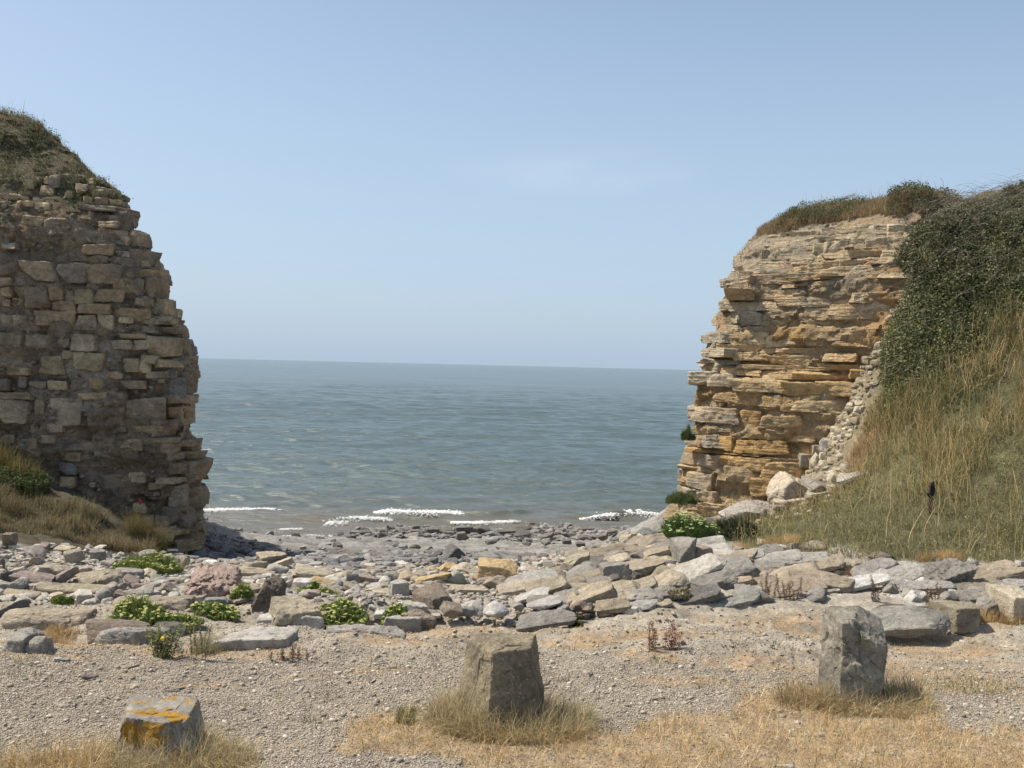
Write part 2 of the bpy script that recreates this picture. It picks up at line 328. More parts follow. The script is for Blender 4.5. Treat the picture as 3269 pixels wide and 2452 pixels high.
shore = ss(34, 48, SR); Z *= (.35+.65*shore)*(1-.93*ss(110, 400, SR))
# swell lines close to the shore: (px0, px1, py, height)
SWELL = [(560,1300,1640,.13,.7),(900,1500,1655,.10,.6),(1480,1860,1646,.24,.55),(1820,2300,1656,.28,.55),(1000,2200,1622,.12,.9),(560,1100,1693,.10,.45),(560,1000,1610,.10,.9),(1300,2200,1595,.09,1.0)]
def sea_pt(px, py):
    d = ray(px, py); t = (SEA_Z-CAM[2])/d[..., 2]; return CAM+d*t[..., None]
for (a, b, py, hgt, wd) in SWELL:
    p0 = sea_pt(a, py+(a-CX)*0); p1 = sea_pt(b, py); yc = p0[1]+(SX-p0[0])/(p1[0]-p0[0])*(p1[1]-p0[1]) + .35*np.sin(SX*.7+py)+.15*np.sin(SX*2.1+py)
    env = ss(p0[0]-1.5, p0[0]+1.5, SX)*(1-ss(p1[0]-1.5, p1[0]+1.5, SX))
    u = (SY-yc)/wd; Z += .7*hgt*env*np.exp(-np.where(u < 0, (u*1.9)**2, (u*.9)**2))
sb = np.zeros(SX.shape+(3,)); far = np.clip(np.log(SR/34)/np.log(12), 0, 1)
silt = np.array([.15, .128, .092]); deep = np.array([.084, .116, .114])
sb = silt + (deep-silt)*ss(.0, .20, far+n2(SX*.4, SY, .1, 3, 81)*.10)[..., None]
SV = np.stack([SX, SY, SEA_Z+Z], -1).reshape(-1, 3)
m, N_, L_, P_ = mat('sea_water')
a_ = N_.new('ShaderNodeAttribute'); a_.attribute_name = 'Col'; L_.new(a_.outputs[0], P_.inputs['Base Color'])
P_.inputs['Roughness'].default_value = .22; P_.inputs['IOR'].default_value = 1.33
tcn = N_.new('ShaderNodeTexCoord'); mpn = N_.new('ShaderNodeMapping'); mpn.inputs['Scale'].default_value = (.38, 1.7, 1); L_.new(tcn.outputs['Object'], mpn.inputs[0])
n1 = N_.new('ShaderNodeTexNoise'); n1.inputs['Scale'].default_value = 2.3; n1.inputs['Detail'].default_value = 6; n1.inputs['Roughness'].default_value = .62; L_.new(mpn.outputs[0], n1.inputs[0])
mpn2 = N_.new('ShaderNodeMapping'); mpn2.inputs['Scale'].default_value = (.02, .07, 1); L_.new(tcn.outputs['Object'], mpn2.inputs[0])
n3 = N_.new('ShaderNodeTexNoise'); n3.inputs['Scale'].default_value = 1.; n3.inputs['Detail'].default_value = 4; L_.new(mpn2.outputs[0], n3.inputs[0])
st_ = mrange(N_, L_, n3.outputs[0], .35, .65, .28, .6)
b1 = N_.new('ShaderNodeBump'); b1.inputs['Distance'].default_value = .5; L_.new(st_, b1.inputs['Strength']); L_.new(n1.outputs[0], b1.inputs['Height']); L_.new(b1.outputs[0], P_.inputs['Normal'])
sea = link('sea', mesh('sea', SV, [grid_faces(*SX.shape)[:, ::-1]], sb.reshape(-1, 3), True, None, [m]))
tag(sea, 'calm grey blue sea with small ripples', kind='structure')
# ---------------------------------------------------------------- rock shapes
_cube = {}
def cube_dirs(n):
    if n in _cube: return _cube[n]
    idx = {}; V = []; F = []
    t = np.tan(np.linspace(-1, 1, n+1)*math.pi/4)
    def vid(i, j, k):
        q = (i, j, k)
        if q not in idx: idx[q] = len(V); V.append((t[i], t[j], t[k]))
        return idx[q]
    for ax in range(3):
        for side in (0, n):
            for i in range(n):
                for j in range(n):
                    c = []
                    for (a, b) in ((i, j), (i+1, j), (i+1, j+1), (i, j+1)):
                        q = [0, 0, 0]; q[ax] = side; q[(ax+1) % 3] = a; q[(ax+2) % 3] = b; c.append(vid(*q))
                    F.append(c if side else c[::-1])
    V = np.array(V); V /= np.linalg.norm(V, axis=1)[:, None]
    _cube[n] = (V, np.array(F)); return _cube[n]
def hull(D, planes, p=22):
    """radius of a softened convex body; planes (nx,ny,nz,d)"""
    P = np.array(planes, float); nn = P[:, :3]/np.linalg.norm(P[:, :3], axis=1)[:, None]
    q = np.maximum(D@nn.T, 0)/P[:, 3]
    return (q**p).sum(1)**(-1/p)
def planes_for(kind, rg):
    j = lambda s: rg.normal(0, s)
    P = []
    if kind == 'r':
        for k in range(16):
            v = rg.normal(size=3); v /= np.linalg.norm(v); P.append((*v, rg.uniform(.86, 1.02)))
        return P, 7
    jt = .1 if kind in 'bs' else .16
    for ax in range(3):
        for s in (-1, 1):
            v = np.array([j(jt), j(jt), j(jt)]); v[ax] = s; P.append((*v, rg.uniform(.9, 1.0)))
    if kind == 'b':
        for k in range(5):
            v = rg.normal(size=3); v /= np.linalg.norm(v); P.append((*v, rg.uniform(1.02, 1.25)))
        return P, 26
    if kind == 's':
        for k in range(6):
            a = rg.uniform(0, 6.28); P.append((math.cos(a), math.sin(a), j(.25), rg.uniform(.95, 1.15)))
        for k in range(2):
            v = np.array([j(.6), j(.6), 1]); P.append((*v/np.linalg.norm(v), rg.uniform(.95, 1.1)))
        return P, 24
    if kind == 'w':
        a = rg.uniform(-.5, .5)
        P.append((.75*math.cos(a), .75*math.sin(a)-.2, .7, rg.uniform(.5, .7))); P.append((-.75*math.cos(a), -.75*math.sin(a)-.1, .7, rg.uniform(.5, .75)))
        for k in range(4):
            v = rg.normal(size=3); v /= np.linalg.norm(v); P.append((*v, rg.uniform(.85, 1.15)))
        return P, 28
    return P, 20
def rock_shape(n, dims, kind, seed, rough=1.0, layers=0.0, planes=None, p=None):
    rg = np.random.default_rng(seed); D, F = cube_dirs(n)
    if planes is None: planes, p = planes_for(kind, rg)
    V = D*hull(D, planes, p)[:, None]*np.array(dims)/2
    s = (dims[0]*dims[1]*dims[2])**(1/3)/2; off = rg.uniform(0, 90, 3); Q = V/s+off
    k = {'r': (.10, .015, .010), 'b': (.05, .07, .014), 's': (.05, .06, .016), 'w': (.05, .08, .016)}.get(kind, (.05, .06, .015))
    d = k[0]*fbm(Q, .9, 2, 5) + k[1]*rough*facet(Q, 1.9, 7) + k[1]*.45*rough*facet(Q, 4.3, 8) + k[2]*rough*fbm(Q, 6, 3, 6)*1.6
    V = V + D*(d*s)[:, None]
    if layers:
        zz = V[:, 2]/max(dims[2], .02)*7+fbm(Q, 1.2, 2, 9); st = (np.floor(zz)*.618 % 1-.5)
        V[:, :2] *= (1+layers*st)[:, None]
    return V, F
def rotm(rx=0, ry=0, rz=0):
    return np.array((Matrix.Rotation(rz, 3, 'Z') @ Matrix.Rotation(ry, 3, 'Y') @ Matrix.Rotation(rx, 3, 'X')))
COL = {'tan': (.45, .375, .27), 'cream': (.57, .49, .36), 'ochre': (.51, .38, .20), 'grey': (.355, .325, .28), 'dark': (.19, .172, .15), 'pale': (.49, .455, .395), 'white': (.63, .60, .54),
       'pink': (.37, .30, .25), 'brown': (.27, .215, .165), 'blue': (.30, .295, .28), 'beach': (.185, .175, .16)}
WORD = {'tan': 'tan', 'cream': 'cream', 'ochre': 'ochre yellow', 'grey': 'grey', 'dark': 'dark grey', 'pale': 'pale grey', 'white': 'whitish', 'pink': 'pinkish brown', 'brown': 'brown', 'blue': 'blue grey', 'beach': 'dark grey'}
SHAPE = {'b': 'blocky', 'r': 'rounded', 's': 'flat slab-like', 'w': 'angular'}
# zoom zones: (x origin, y origin, scale) ; rows: x0,y0,x1,y1, kind, colour, tilt in degrees (anticlockwise seen from the lot), yaw, optional label
ZA, ZB, ZC, ZD, ZE = (0, 1650, 2.458), (800, 1600, 2.458), (1500, 1600, 2.458), (2369, 1700, 2.458), (2100, 1240, 1.892)
HERO = [
(ZA, [(0,120,108,230,'b','brown',0,10),(170,220,335,320,'r','grey',-8,0),(405,218,540,285,'s','tan',0,0),(480,245,625,360,'b','tan',10,25),(-20,320,30,425,'r','dark',0,0),(205,285,320,375,'w','tan',0,0),
(118,362,225,420,'r','brown',0,0),(-20,425,75,515,'b','dark',0,20),(45,470,190,565,'w','pale',0,10),(190,475,235,530,'r','grey',0,0),(290,360,500,480,'s','tan',-5,0),(80,420,355,535,'s','pink',-4,0),
(355,390,540,525,'s','pink',38,30,'purplish layered rock tipped on its edge among tan slabs'),(590,405,890,585,'b','tan',0,28,'large tan boulder with a sunlit top behind the pinkish angular stones'),
(295,515,750,620,'s','tan',0,0),(475,550,585,610,'b','grey',0,15),(350,585,582,680,'s','pink',12,0),(5,640,250,755,'r','dark',0,0,'dark grey rounded boulder low at the edge of the bare rock apron'),(215,590,325,640,'r','white',0,0),
(-10,560,240,640,'s','tan',-3,0),(272,710,415,803,'b','grey',0,15),(675,605,810,715,'w','pink',10,0),(805,555,900,700,'w','pink',14,0),(880,575,1000,700,'b','brown',-12,20),(1035,615,1430,765,'b','tan',0,14,'long beige two-faced block just behind the big samphire clump'),
(1210,510,1360,620,'w','pink',0,10),(1045,255,1205,320,'r','pale',0,0),(1210,285,1365,430,'w','cream',-10,0),(1080,400,1200,470,'w','cream',0,0),(1180,445,1345,550,'r','grey',0,0),
(1600,625,1760,765,'b','blue',0,20),(1800,530,2045,680,'b','tan',-6,30),(2110,585,2212,690,'r','white',0,0),(900,510,1010,620,'w','pink',-20,0),(605,380,700,440,'b','cream',0,30),
(1585,385,2080,475,'s','tan',0,0,'long flat tan slab lying like a bench behind the pink boulder'),(1990,455,2090,510,'b','grey',0,0),(1790,475,1990,530,'s','grey',0,0),(885,395,1075,470,'s','grey',0,0),(1400,300,1480,400,'r','cream',0,0),
(1440,400,1560,480,'r','pale',0,0),(700,250,800,330,'s','grey',0,0),(780,330,880,390,'s','grey',-5,0),(960,450,1080,520,'r','pink',0,0),(1000,520,1130,600,'r','pink',0,0),(1110,520,1240,600,'r','grey',0,0),(640,660,700,715,'s','pink',25,20),(590,640,660,710,'s','pink',20,20),
(735,670,870,745,'b','brown',0,0),(1430,715,1510,780,'b','grey',0,0),(1745,625,1860,740,'b','tan',0,25),(1740,740,1830,785,'r','pink',0,0),(1975,670,2110,760,'b','brown',0,0),(560,475,640,530,'b','ochre',0,15),(1670,500,1800,560,'r','pale',0,0)]),
(ZB, [(40,390,245,500,'b','tan',0,30,'sandy block with a shaded front at the beach end of the slab bench'),(90,435,300,550,'b','cream',22,20),(110,490,270,605,'r','grey',0,0),(-70,470,100,590,'b','cream',0,0),(355,485,625,615,'b','cream',-14,10,'long cream boulder lying slantwise above the samphire'),
(585,500,775,555,'s','grey',-3,0),(625,545,775,630,'r','tan',0,0),(745,565,835,648,'b','grey',0,20),(325,545,465,610,'b','tan',0,10),(470,585,640,665,'s','ochre',-16,0),(775,520,840,580,'w','pale',0,0),(825,540,950,600,'w','tan',0,0),(835,565,1000,635,'b','pink',-8,0),
(930,540,1030,600,'w','dark',0,0),(1040,545,1160,610,'r','grey',0,0),(1165,545,1300,620,'w','tan',0,0),(1015,595,1080,640,'b','grey',0,0),(1080,605,1225,745,'b','pale',0,35,'pale grey upright stone with a shaded side beside the cobble hollow'),(890,635,1010,690,'r','white',0,0),
(730,665,850,745,'w','white',0,0),(645,625,730,690,'r','blue',0,0),(905,670,1040,725,'r','cream',0,0),(970,680,1190,735,'s','cream',0,0),(1300,555,1520,645,'s','ochre',10,0),(1370,505,1470,580,'w','ochre',10,0),(1470,475,1600,565,'w','ochre',12,0),(1575,478,1780,590,'w','cream',-6,0),
(1505,540,1685,655,'r','pale',0,0),(1655,568,1765,622,'s','tan',0,0),(1835,580,1995,675,'w','tan',0,0,'tan pyramid-shaped rock in front of the upright yellow block'),(1500,780,1655,900,'b','brown',-15,25),
(1180,780,1360,905,'b','pale',-8,20),(1660,775,1810,880,'w','pale',0,0),(1820,780,2005,915,'r','white',0,0),(2065,795,2140,860,'r','white',0,0),(970,850,1080,915,'b','white',0,0),(470,755,675,835,'s','tan',6,0),
(130,740,495,960,'b','tan',-3,22,'biggest tan boulder of the shore edge, dark front below a sunlit ochre top'),(145,705,330,810,'r','white',0,0),(55,860,262,970,'b','white',0,12),(535,845,655,930,'r','cream',0,0),
(535,640,740,745,'s','cream',-25,0),(325,600,470,680,'b','white',0,0),(-20,665,80,805,'b','brown',0,30),(700,740,840,800,'r','pale',0,0),(840,790,970,870,'w','white',0,0),(1280,650,1440,700,'s','cream',0,0),
(1600,655,1830,720,'s','cream',0,0),(1660,820,1750,895,'b','blue',0,0),(1755,835,1830,885,'r','grey',0,0),(1080,840,1190,895,'r','white',0,0),(250,590,330,640,'r','tan',0,0),(640,600,760,655,'r','pale',0,0),(0,580,120,635,'b','grey',0,0),(50,610,190,665,'s','tan',-8,0),(1210,660,1330,740,'w','grey',-10,0),(940,740,1030,800,'w','grey',0,0),(1540,650,1630,720,'r','tan',0,0),(1360,870,1480,915,'s','cream',0,0),(720,785,850,850,'r','tan',0,0),(1540,600,1700,660,'r','tan',0,0),(1980,640,2120,700,'s','tan',10,0)]),
(ZC, [(750,388,865,475,'r','tan',10,0),(760,395,920,535,'w','cream',28,0),(855,352,1180,445,'s','tan',6,0,'long tan slab capping the seaward end of the boulder ridge'),(890,440,1070,510,'s','grey',3,0),(1170,335,1370,430,'b','tan',5,-25),
(1230,290,1400,345,'s','tan',8,0),(1340,245,1520,345,'w','tan',14,0),(1250,380,1425,475,'w','grey',0,0),(1090,415,1250,495,'s','cream',20,0),(1060,380,1180,475,'b','grey',30,0),(1040,470,1230,625,'b','grey',6,10,'squat grey boulder halfway along the boulder ridge'),
(1205,425,1500,600,'b','tan',18,0,'broad speckled tan boulder in the middle of the boulder ridge'),(1440,320,1560,380,'s','grey',5,0),(1390,350,1560,470,'b','tan',15,10),(1490,425,1655,505,'w','cream',0,0),
(1755,345,1890,485,'b','pink',10,0),(1790,340,2040,445,'s','pale',8,0),(1800,388,2180,475,'s','tan',7,0,'long low slab behind the big speckled slab, sunlit tan'),(1560,485,1790,590,'s','tan',18,0),(1760,460,1935,560,'s','pale',15,0),
(1920,440,2220,592,'s','grey',14,0,'wide grey slab leaning inland high on the boulder ridge'),(1820,550,2070,700,'s','grey',18,12),(1620,535,1970,735,'s','pale',30,5,'long pale slab tilted steeply with a rusty patch low on it'),(1380,560,1650,725,'s','cream',33,0,'cream slab tilted steeply beside the rust-marked pale slab'),
(1165,555,1290,635,'b','cream',6,15),(1275,545,1360,632,'b','dark',-15,25),(1410,498,1565,630,'w','tan',32,0),(870,530,1045,622,'s','tan',18,0),(800,485,980,592,'s','grey',20,0),(680,485,805,572,'w','brown',15,0),(730,570,870,650,'s','grey',16,0),
(740,595,890,688,'s','tan',22,0),(485,600,730,712,'s','tan',22,0,'large tan slab at the cobble side of the boulder ridge foot'),(545,585,640,642,'b','grey',12,0),(330,545,640,642,'s','pale',10,0),(270,612,540,700,'s','cream',8,0),(375,668,580,775,'w','white',16,0),
(600,650,900,725,'s','tan',14,0),(680,690,860,780,'s','grey',22,0),(765,730,850,780,'r','pink',0,0),(830,645,1085,782,'s','tan',26,0),(1040,635,1290,750,'s','tan',20,0),(1180,600,1435,735,'s','tan',24,0),(945,698,1205,802,'s','cream',22,0),
(1150,688,1440,802,'s','grey',20,0),(1430,655,1615,790,'w','grey',20,0),(1650,660,1915,792,'s','dark',26,0,'dark grey slab tilted at the foot of the boulder ridge'),(1760,672,2010,802,'w','cream',20,0),(1950,680,2250,805,'s','grey',6,0),
(2065,585,2240,690,'b','tan',8,10),(495,755,690,825,'s','white',0,0),(475,740,640,800,'s','grey',5,0),(700,808,780,848,'r','pale',0,0),(820,775,930,850,'w','brown',0,0),(1020,770,1210,848,'s','tan',10,0),(1130,780,1420,850,'s','pale',6,0),(1350,775,1570,840,'s','cream',6,0),
(440,865,760,972,'s','grey',0,0,'flat grey rock half sunk in the straw near the reddish plants'),(900,600,1090,680,'s','grey',14,0),(560,520,700,600,'s','tan',18,0),(980,470,1080,540,'s','dark',20,0),(880,690,960,770,'s','brown',24,0),(1400,480,1500,560,'s','grey',18,0),(1560,590,1650,680,'s','tan',30,0),(2000,590,2080,700,'b','grey',0,0),(1640,440,1720,490,'b','dark',0,0),(640,560,740,620,'s','brown',22,0),(1060,580,1170,660,'s','dark',30,0),(1080,760,1180,800,'r','tan',0,0),(830,800,960,860,'r','tan',0,0)]),
(ZD, [(135,45,205,95,'w','cream',0,0),(-10,135,160,222,'s','pale',8,0),(0,195,90,335,'b','tan',0,15),(150,85,330,170,'s','grey',10,0),(160,130,460,245,'s','pale',10,0),(90,215,310,302,'s','grey',2,-8),(280,150,620,255,'s','pale',10,0),
(600,160,800,295,'w','tan',22,0),(755,230,860,310,'b','grey',0,10),(500,60,690,135,'r','tan',6,0),(940,195,1210,350,'s','pale',26,22,'broad pale slab tilted beside the pitted boulder, its shaded end to the north of grass'),
(1020,145,1205,210,'r','brown',0,0),(1140,222,1450,378,'s','pale',16,18),(1820,245,1870,320,'r','grey',0,0),(1850,210,2240,365,'s','tan',12,0),(1700,345,2075,452,'s','tan',8,20),(1320,370,1650,455,'s','pale',3,0),
(820,320,1140,432,'s','white',18,0),(495,290,865,432,'s','tan',-3,-12,'large tan slab with a black undercut front above the dry weeds'),(260,230,600,395,'b','tan',20,0),(290,320,620,482,'s','tan',12,0),(0,400,230,552,'w','grey',0,0),
(0,330,290,442,'s','tan',12,0),(90,272,320,355,'s','tan',6,0),(1310,450,1420,545,'w','white',8,0,'brightest white stone lying on the rubble by the square stone'),(1410,460,1475,530,'w','white',-10,0),(1200,485,1300,520,'s','white',0,0),
(1130,572,1602,758,'s','grey',6,-6,'long low brownish boulder next to the square stone block'),(1100,555,1310,650,'s','brown',10,0),(1890,490,2045,672,'w','grey',-22,0),(2005,390,2240,545,'b','blue',-4,0),
(530,425,660,535,'s','grey',22,0),(1130,395,1225,460,'w','grey',0,0),(1240,370,1315,425,'b','tan',0,0),(480,500,635,558,'s','grey',4,0),(230,535,360,572,'s','pale',0,0),(1930,665,2060,715,'s','pale',0,0),(1580,455,1700,530,'w','grey',6,0),(1300,540,1480,580,'s','white',0,0),(1420,330,1560,385,'s','tan',8,0),(1700,440,1900,520,'s','grey',4,0),(860,205,950,280,'w','tan',20,0),(660,415,760,470,'s','pale',10,0),(2100,360,2240,420,'s','pale',6,0),(1480,420,1600,470,'s','tan',0,0),(420,150,560,215,'s','grey',14,0)]),
(ZE, [(695,530,945,715,'w','cream',8,0,'large bright cream boulder at the foot of the ochre cliff'),(905,530,1090,635,'b','grey',-20,25,'grey block leaning beside the bright cream boulder'),(1030,490,1110,565,'w','cream',20,0),(415,670,720,770,'w','pale',6,0,'pale angular boulder just seaward of the cream boulder'),(740,630,930,705,'s','cream',8,0),
(920,600,1060,665,'s','cream',8,0),(1130,480,1290,560,'s','pale',24,0),(930,385,1000,470,'w','cream',10,0),(860,390,950,470,'b','cream',0,0),(940,340,1000,390,'b','tan',0,0),(985,310,1060,370,'b','pale',0,0),(455,700,640,790,'s','pale',6,0),(785,430,830,470,'w','pink',0,0),(830,750,890,785,'r','white',0,0),(715,765,770,790,'r','white',0,0),(350,730,440,770,'s','white',0,0),(905,730,950,755,'r','white',0,0)]),
]
BOX = []   # everything placed: (px0,py0,px1,py1,obj)
def zone_ridge(cx, y): return 1640 < cx < 2420 and y > 1690
def put_rock(x0, y0, x1, y1, kind, col, tilt, yaw, seed, n=None, mat_=None, rough=1.0, name='boulder', hgt=None, dep=None, layers=None, planes=None, p=None, sink=.03, base=None):
    gw = 1.0 if col == 'beach' else {'s': 1.5, 'b': 1.32, 'w': 1.4, 'r': 1.2}[kind] if ((x0+x1)/2 > 1640 and y1 > 1690) else {'s': 1.34, 'b': 1.22, 'w': 1.24, 'r': 1.14}[kind]; cx, w, h = (x0+x1)/2, (x1-x0)*gw, (y1-y0)*(gw*.7+.3)
    if kind == 's' and zone_ridge(cx, y1): h *= 1.22; y0 -= .10*h; tilt = max(tilt, 13)
    y1 = y0+h if y1-y0 < 90 else y1
    sink = max(sink, .09 if w < 120 else .17)
    P = ground_hit(cx, y1)[0] if base is None else np.array(base)
    m = P[1]/F_PX; W, H = w*m, h*m
    D = {'b': .75, 'r': .85, 's': .8, 'w': .75}[kind]*min(W, 1.6*H+.1) if dep is None else dep
    el = (CAM[2]-P[2])/P[1]
    Ht = max(H-D*el*.8, (.56 if kind == 's' else .45)*H) if hgt is None else hgt
    t = abs(R(tilt)); c, s = math.cos(t), math.sin(t)
    if t > .05:                                   # undo the tilt so that the tilted body still fills the seen size
        k = c*c-s*s
        w0 = (W*c-Ht*s)/k if abs(k) > .25 else W; h0 = (Ht*c-W*s)/k if abs(k) > .25 else Ht*.6
        w0 = max(w0, .6*W); h0 = max(h0, .5*Ht)
    else: w0, h0 = W, Ht
    h0 *= 1+sink
    if n is None: n = int(np.clip(max(w, h)*.31/1.8, 7, 26))
    V, F = rock_shape(n, (w0*1.04, D, h0*1.06), kind, seed, rough, .03 if (layers is None and kind == 's') else (layers or 0), planes, p)
    rg = np.random.default_rng(seed+5)
    Rm = np.array(Matrix.Rotation(-R(tilt), 3, 'Y')) @ rotm(R(rg.uniform(10, 24) if (kind == 's' and cx > 1640 and y1 > 1690) else rg.uniform(-4, 10)), 0, R(yaw+rg.uniform(-8, 8)))
    V = V@Rm.T
    for it in range(3):                           # bring the body to its real size
        zlow = V[:, 2].min(); loc = np.array([P[0], P[1]+D*.45, P[2]-zlow-sink*Ht])
        qx, qy = proj(V+loc); gz = P[2]; vis = V[:, 2]+loc[2] > gz-.02
        V[:, 0] *= np.clip(w/(qx.max()-qx.min()), .6, 2.2); V[:, 2] *= np.clip(h/max(y1-qy.min(), h*.3), .6, 1.8)
        if kind == 's' : V[:, 1] *= np.clip(h/max(y1-qy.min(), h*.3), .8, 1.4)
    zlow = V[:, 2].min()
    c = np.array(COL[col])*(1+rg.normal(0, .09))*((.80 if cx > 1640 and y1 > 1690 else .92) if col != 'beach' else 1); c = c*(1+.012*rg.normal(size=3))
    cc = c*(1+.22*fbm(V/max(W, .2)*1.6+seed, 1, 3, 3))[:, None]
    loc = np.array([P[0], P[1]+D*.45, P[2]-zlow-sink*Ht])
    if kind == 's': loc[2] += 0
    me = mesh(name, V, [F], cc, True, 38, [mat_ or (M_slab if kind == 's' else M_rock)])
    o = link(name, me, loc=Vector(loc)); BOX.append((cx, (y0+y1)/2, w, h, o, P[1])); return o
LAND = []; TODO = []
seed = 100
for zone, rows in HERO:
    for r in rows:
        seed += 1; x0, y0, x1, y1 = [zone[k % 2]+r[k]/zone[2] for k in range(4)]
        o = put_rock(x0, y0, x1, y1, r[4], r[5], r[6], r[7], seed)
        wd = x1-x0
        big = 'broad' if wd > 95 else ('small' if wd < 40 else '')
        grp = {id(ZA): 'boulders below the grey cliff', id(ZB): 'boulders round the cobble hollow', id(ZC): 'slabs of the boulder ridge', id(ZD): 'rocks under the grassy hillside', id(ZE): 'fallen rocks under the ochre cliff'}[id(zone)]
        tag(o, None, 'boulder' if wd > 40 else 'stone', grp)
        if len(r) > 8: o['label'] = r[8]; LAND.append(((x0+x1)/2, (y0+y1)/2, ' '.join(r[8].split()), o))
        TODO.append((o, (x0+x1)/2, (y0+y1)/2, big, WORD[r[5]], SHAPE[r[4]], 'tilted ' if abs(r[6]) > 12 else ''))
def zz(z, *q): return [z[k % 2]+q[k]/z[2] for k in range(4)]
# hero pieces with their own look
x = zz(ZA, 1390, 420, 1797, 705)
COL['rose'] = (.50, .365, .29); o = put_rock(*x, 'w', 'rose', 0, 15, 901, 34, M_rough, 2.2, dep=.62, planes=[(-1,.1,.1,.95),(1,0,.1,.98),(0,-1,.15,.9),(0,1,0,.95),(.1,-.15,1,.92),(-.65,-.2,.7,.86),(.6,-.3,.75,.95),(-.7,-.6,.1,1.05),(.5,-.8,-.2,1.0),(0,0,-1,1),(.7,-.3,-.65,.95)], p=18)
tag(o, 'big rough pinkish conglomerate boulder standing among the grey stones', 'boulder', 'boulders below the grey cliff'); LAND.append(((x[0]+x[2])/2, (x[1]+x[3])/2, '', o))
x = zz(ZB, 10, 612, 245, 905)
o = put_rock(*x, 'b', 'brown', -18, 10, 902, 26, M_rough, 2.5, dep=.34, planes=[(-1,0,.25,.9),(1,0,.35,.9),(0,-1,.15,.9),(0,1,0,.95),(.1,-.15,1,.95),(0,0,-1,1),(.7,-.3,.6,.95)], p=16)
tag(o, 'narrow brown conglomerate rock leaning upright beside the biggest tan boulder', 'boulder', 'boulders round the cobble hollow')
x = zz(ZB, 1800, 440, 2062, 612)
o = put_rock(*x, 'b', 'ochre', 0, -8, 903, 28, None, .8, dep=.42, planes=[(-1,-.1,.02,.95),(1,.1,-.1,.96),(0,-1,.1,.9),(0,1,0,.95),(.05,-.1,1,.97),(0,0,-1,1),(.72,-.1,.68,.98),(.45,-.3,.9,1.12)], p=40)
tag(o, 'upright ochre yellow block with a slanting shoulder above the cobbles', 'boulder', 'boulders round the cobble hollow')
x = zz(ZB, 1295, 645, 1562, 848)
o = put_rock(*x, 'b', 'brown', 4, 32, 904, 26, None, .8, dep=.5, planes=[(-1,-.35,.05,.85),(1,-.1,-.05,.95),(.1,-1,.12,.85),(0,1,0,.95),(.05,-.1,1,.93),(0,0,-1,1),(.75,-.2,.62,1.02),(-.5,-.1,.85,1.05)], p=40)
tag(o, 'brown block with a tan sunlit side standing between cobbles and lot', 'boulder', 'boulders round the cobble hollow')
x = zz(ZC, 1605, 275, 1770, 485)
o = put_rock(*x, 'b', 'grey', 0, 5, 905, 26, None, .8, dep=.6, hgt=.62)
tag(o, 'dark-fronted cubic boulder crowning the boulder ridge by the green bush', 'boulder', 'slabs of the boulder ridge')
x = zz(ZC, 1740, 278, 1985, 350)
o = put_rock(*x, 's', 'pale', 0, 5, 906, 20)
tag(o, 'flat pale boulder under the green bush, touching the dark-fronted cube', 'boulder', 'slabs of the boulder ridge')
x = zz(ZD, 1410, 195, 1840, 405)
o = put_rock(*x, 'b', 'grey', 12, 8, 907, 32, M_rough, 2.2, dep=.5)
tag(o, 'rough pitted grey boulder at the edge of the grass', 'boulder', 'rocks under the grassy hillside')
SQ = [(-1,-.5,.02,.9),(1,-.1,.02,.97),(.22,-1,.04,.88),(0,1,0,.95),(.02,-.05,1,.95),(0,0,-1,1)]
x = zz(ZD, 1600, 525, 1912, 725)
o = put_rock(*x, 'b', 'tan', 1, 0, 908, 26, None, .6, dep=.34, planes=SQ, p=40, name='squared_stone')
tag(o, 'low squared stone block with a dark front in yellow grass', 'stone block', 'squared kerb stones')
x = zz(ZD, 2042, 462, 2330, 742)
o = put_rock(*x, 'b', 'cream', 0, 0, 909, 28, None, .6, dep=.42, planes=SQ, p=34, name='squared_stone')
tag(o, 'pale squared stone block cut by the edge of the view', 'stone block', 'squared kerb stones')
# bedrock ledges of the apron
LEDGE = [(ZA, 630, 835, 1160, 950, 'brown', 0, 'brownish bedrock ledge in front of the yellow samphire'), (ZA, 700, 885, 1260, 1010, 'grey', -4, 'grey bedrock slab dipping below the brownish ledge'), (ZA, 1160, 890, 1440, 960, 'dark', 0, 'dark bedrock step behind the ragwort'),
 (ZA, 1640, 870, 2280, 1060, 'pale', 2, 'broad pale bedrock slab with fine cracks beside the ragwort'), (ZA, -40, 880, 170, 1072, 'grey', 0, 'thick grey bedrock ledge at the gravel edge, outermost of the row'), (ZA, -40, 765, 640, 880, 'tan', 0, 'wide flat bedrock shelf under the dark rounded boulder'),
 (ZA, 170, 1000, 360, 1075, 'grey', 0, 'small flat bedrock piece beside the thick ledge'), (ZB, 560, 1030, 1195, 1110, 'grey', 0, 'flat bedrock ledge with a shadowed lip in the gravel'), (ZB, 1030, 930, 1340, 1010, 'grey', 0, 'layered bedrock step behind the middle standing stone'), (ZB, 130, 935, 560, 1000, 'pale', 2, 'smooth pale rock hump under the biggest tan boulder'), (ZB, 1150, 930, 1450, 985, 'brown', -4, 'thin broken bedrock flake beside the layered step'), (ZD, 1830, 470, 2030, 540, 'grey', 3, 'grey layered bedrock outcrop behind the square block')]
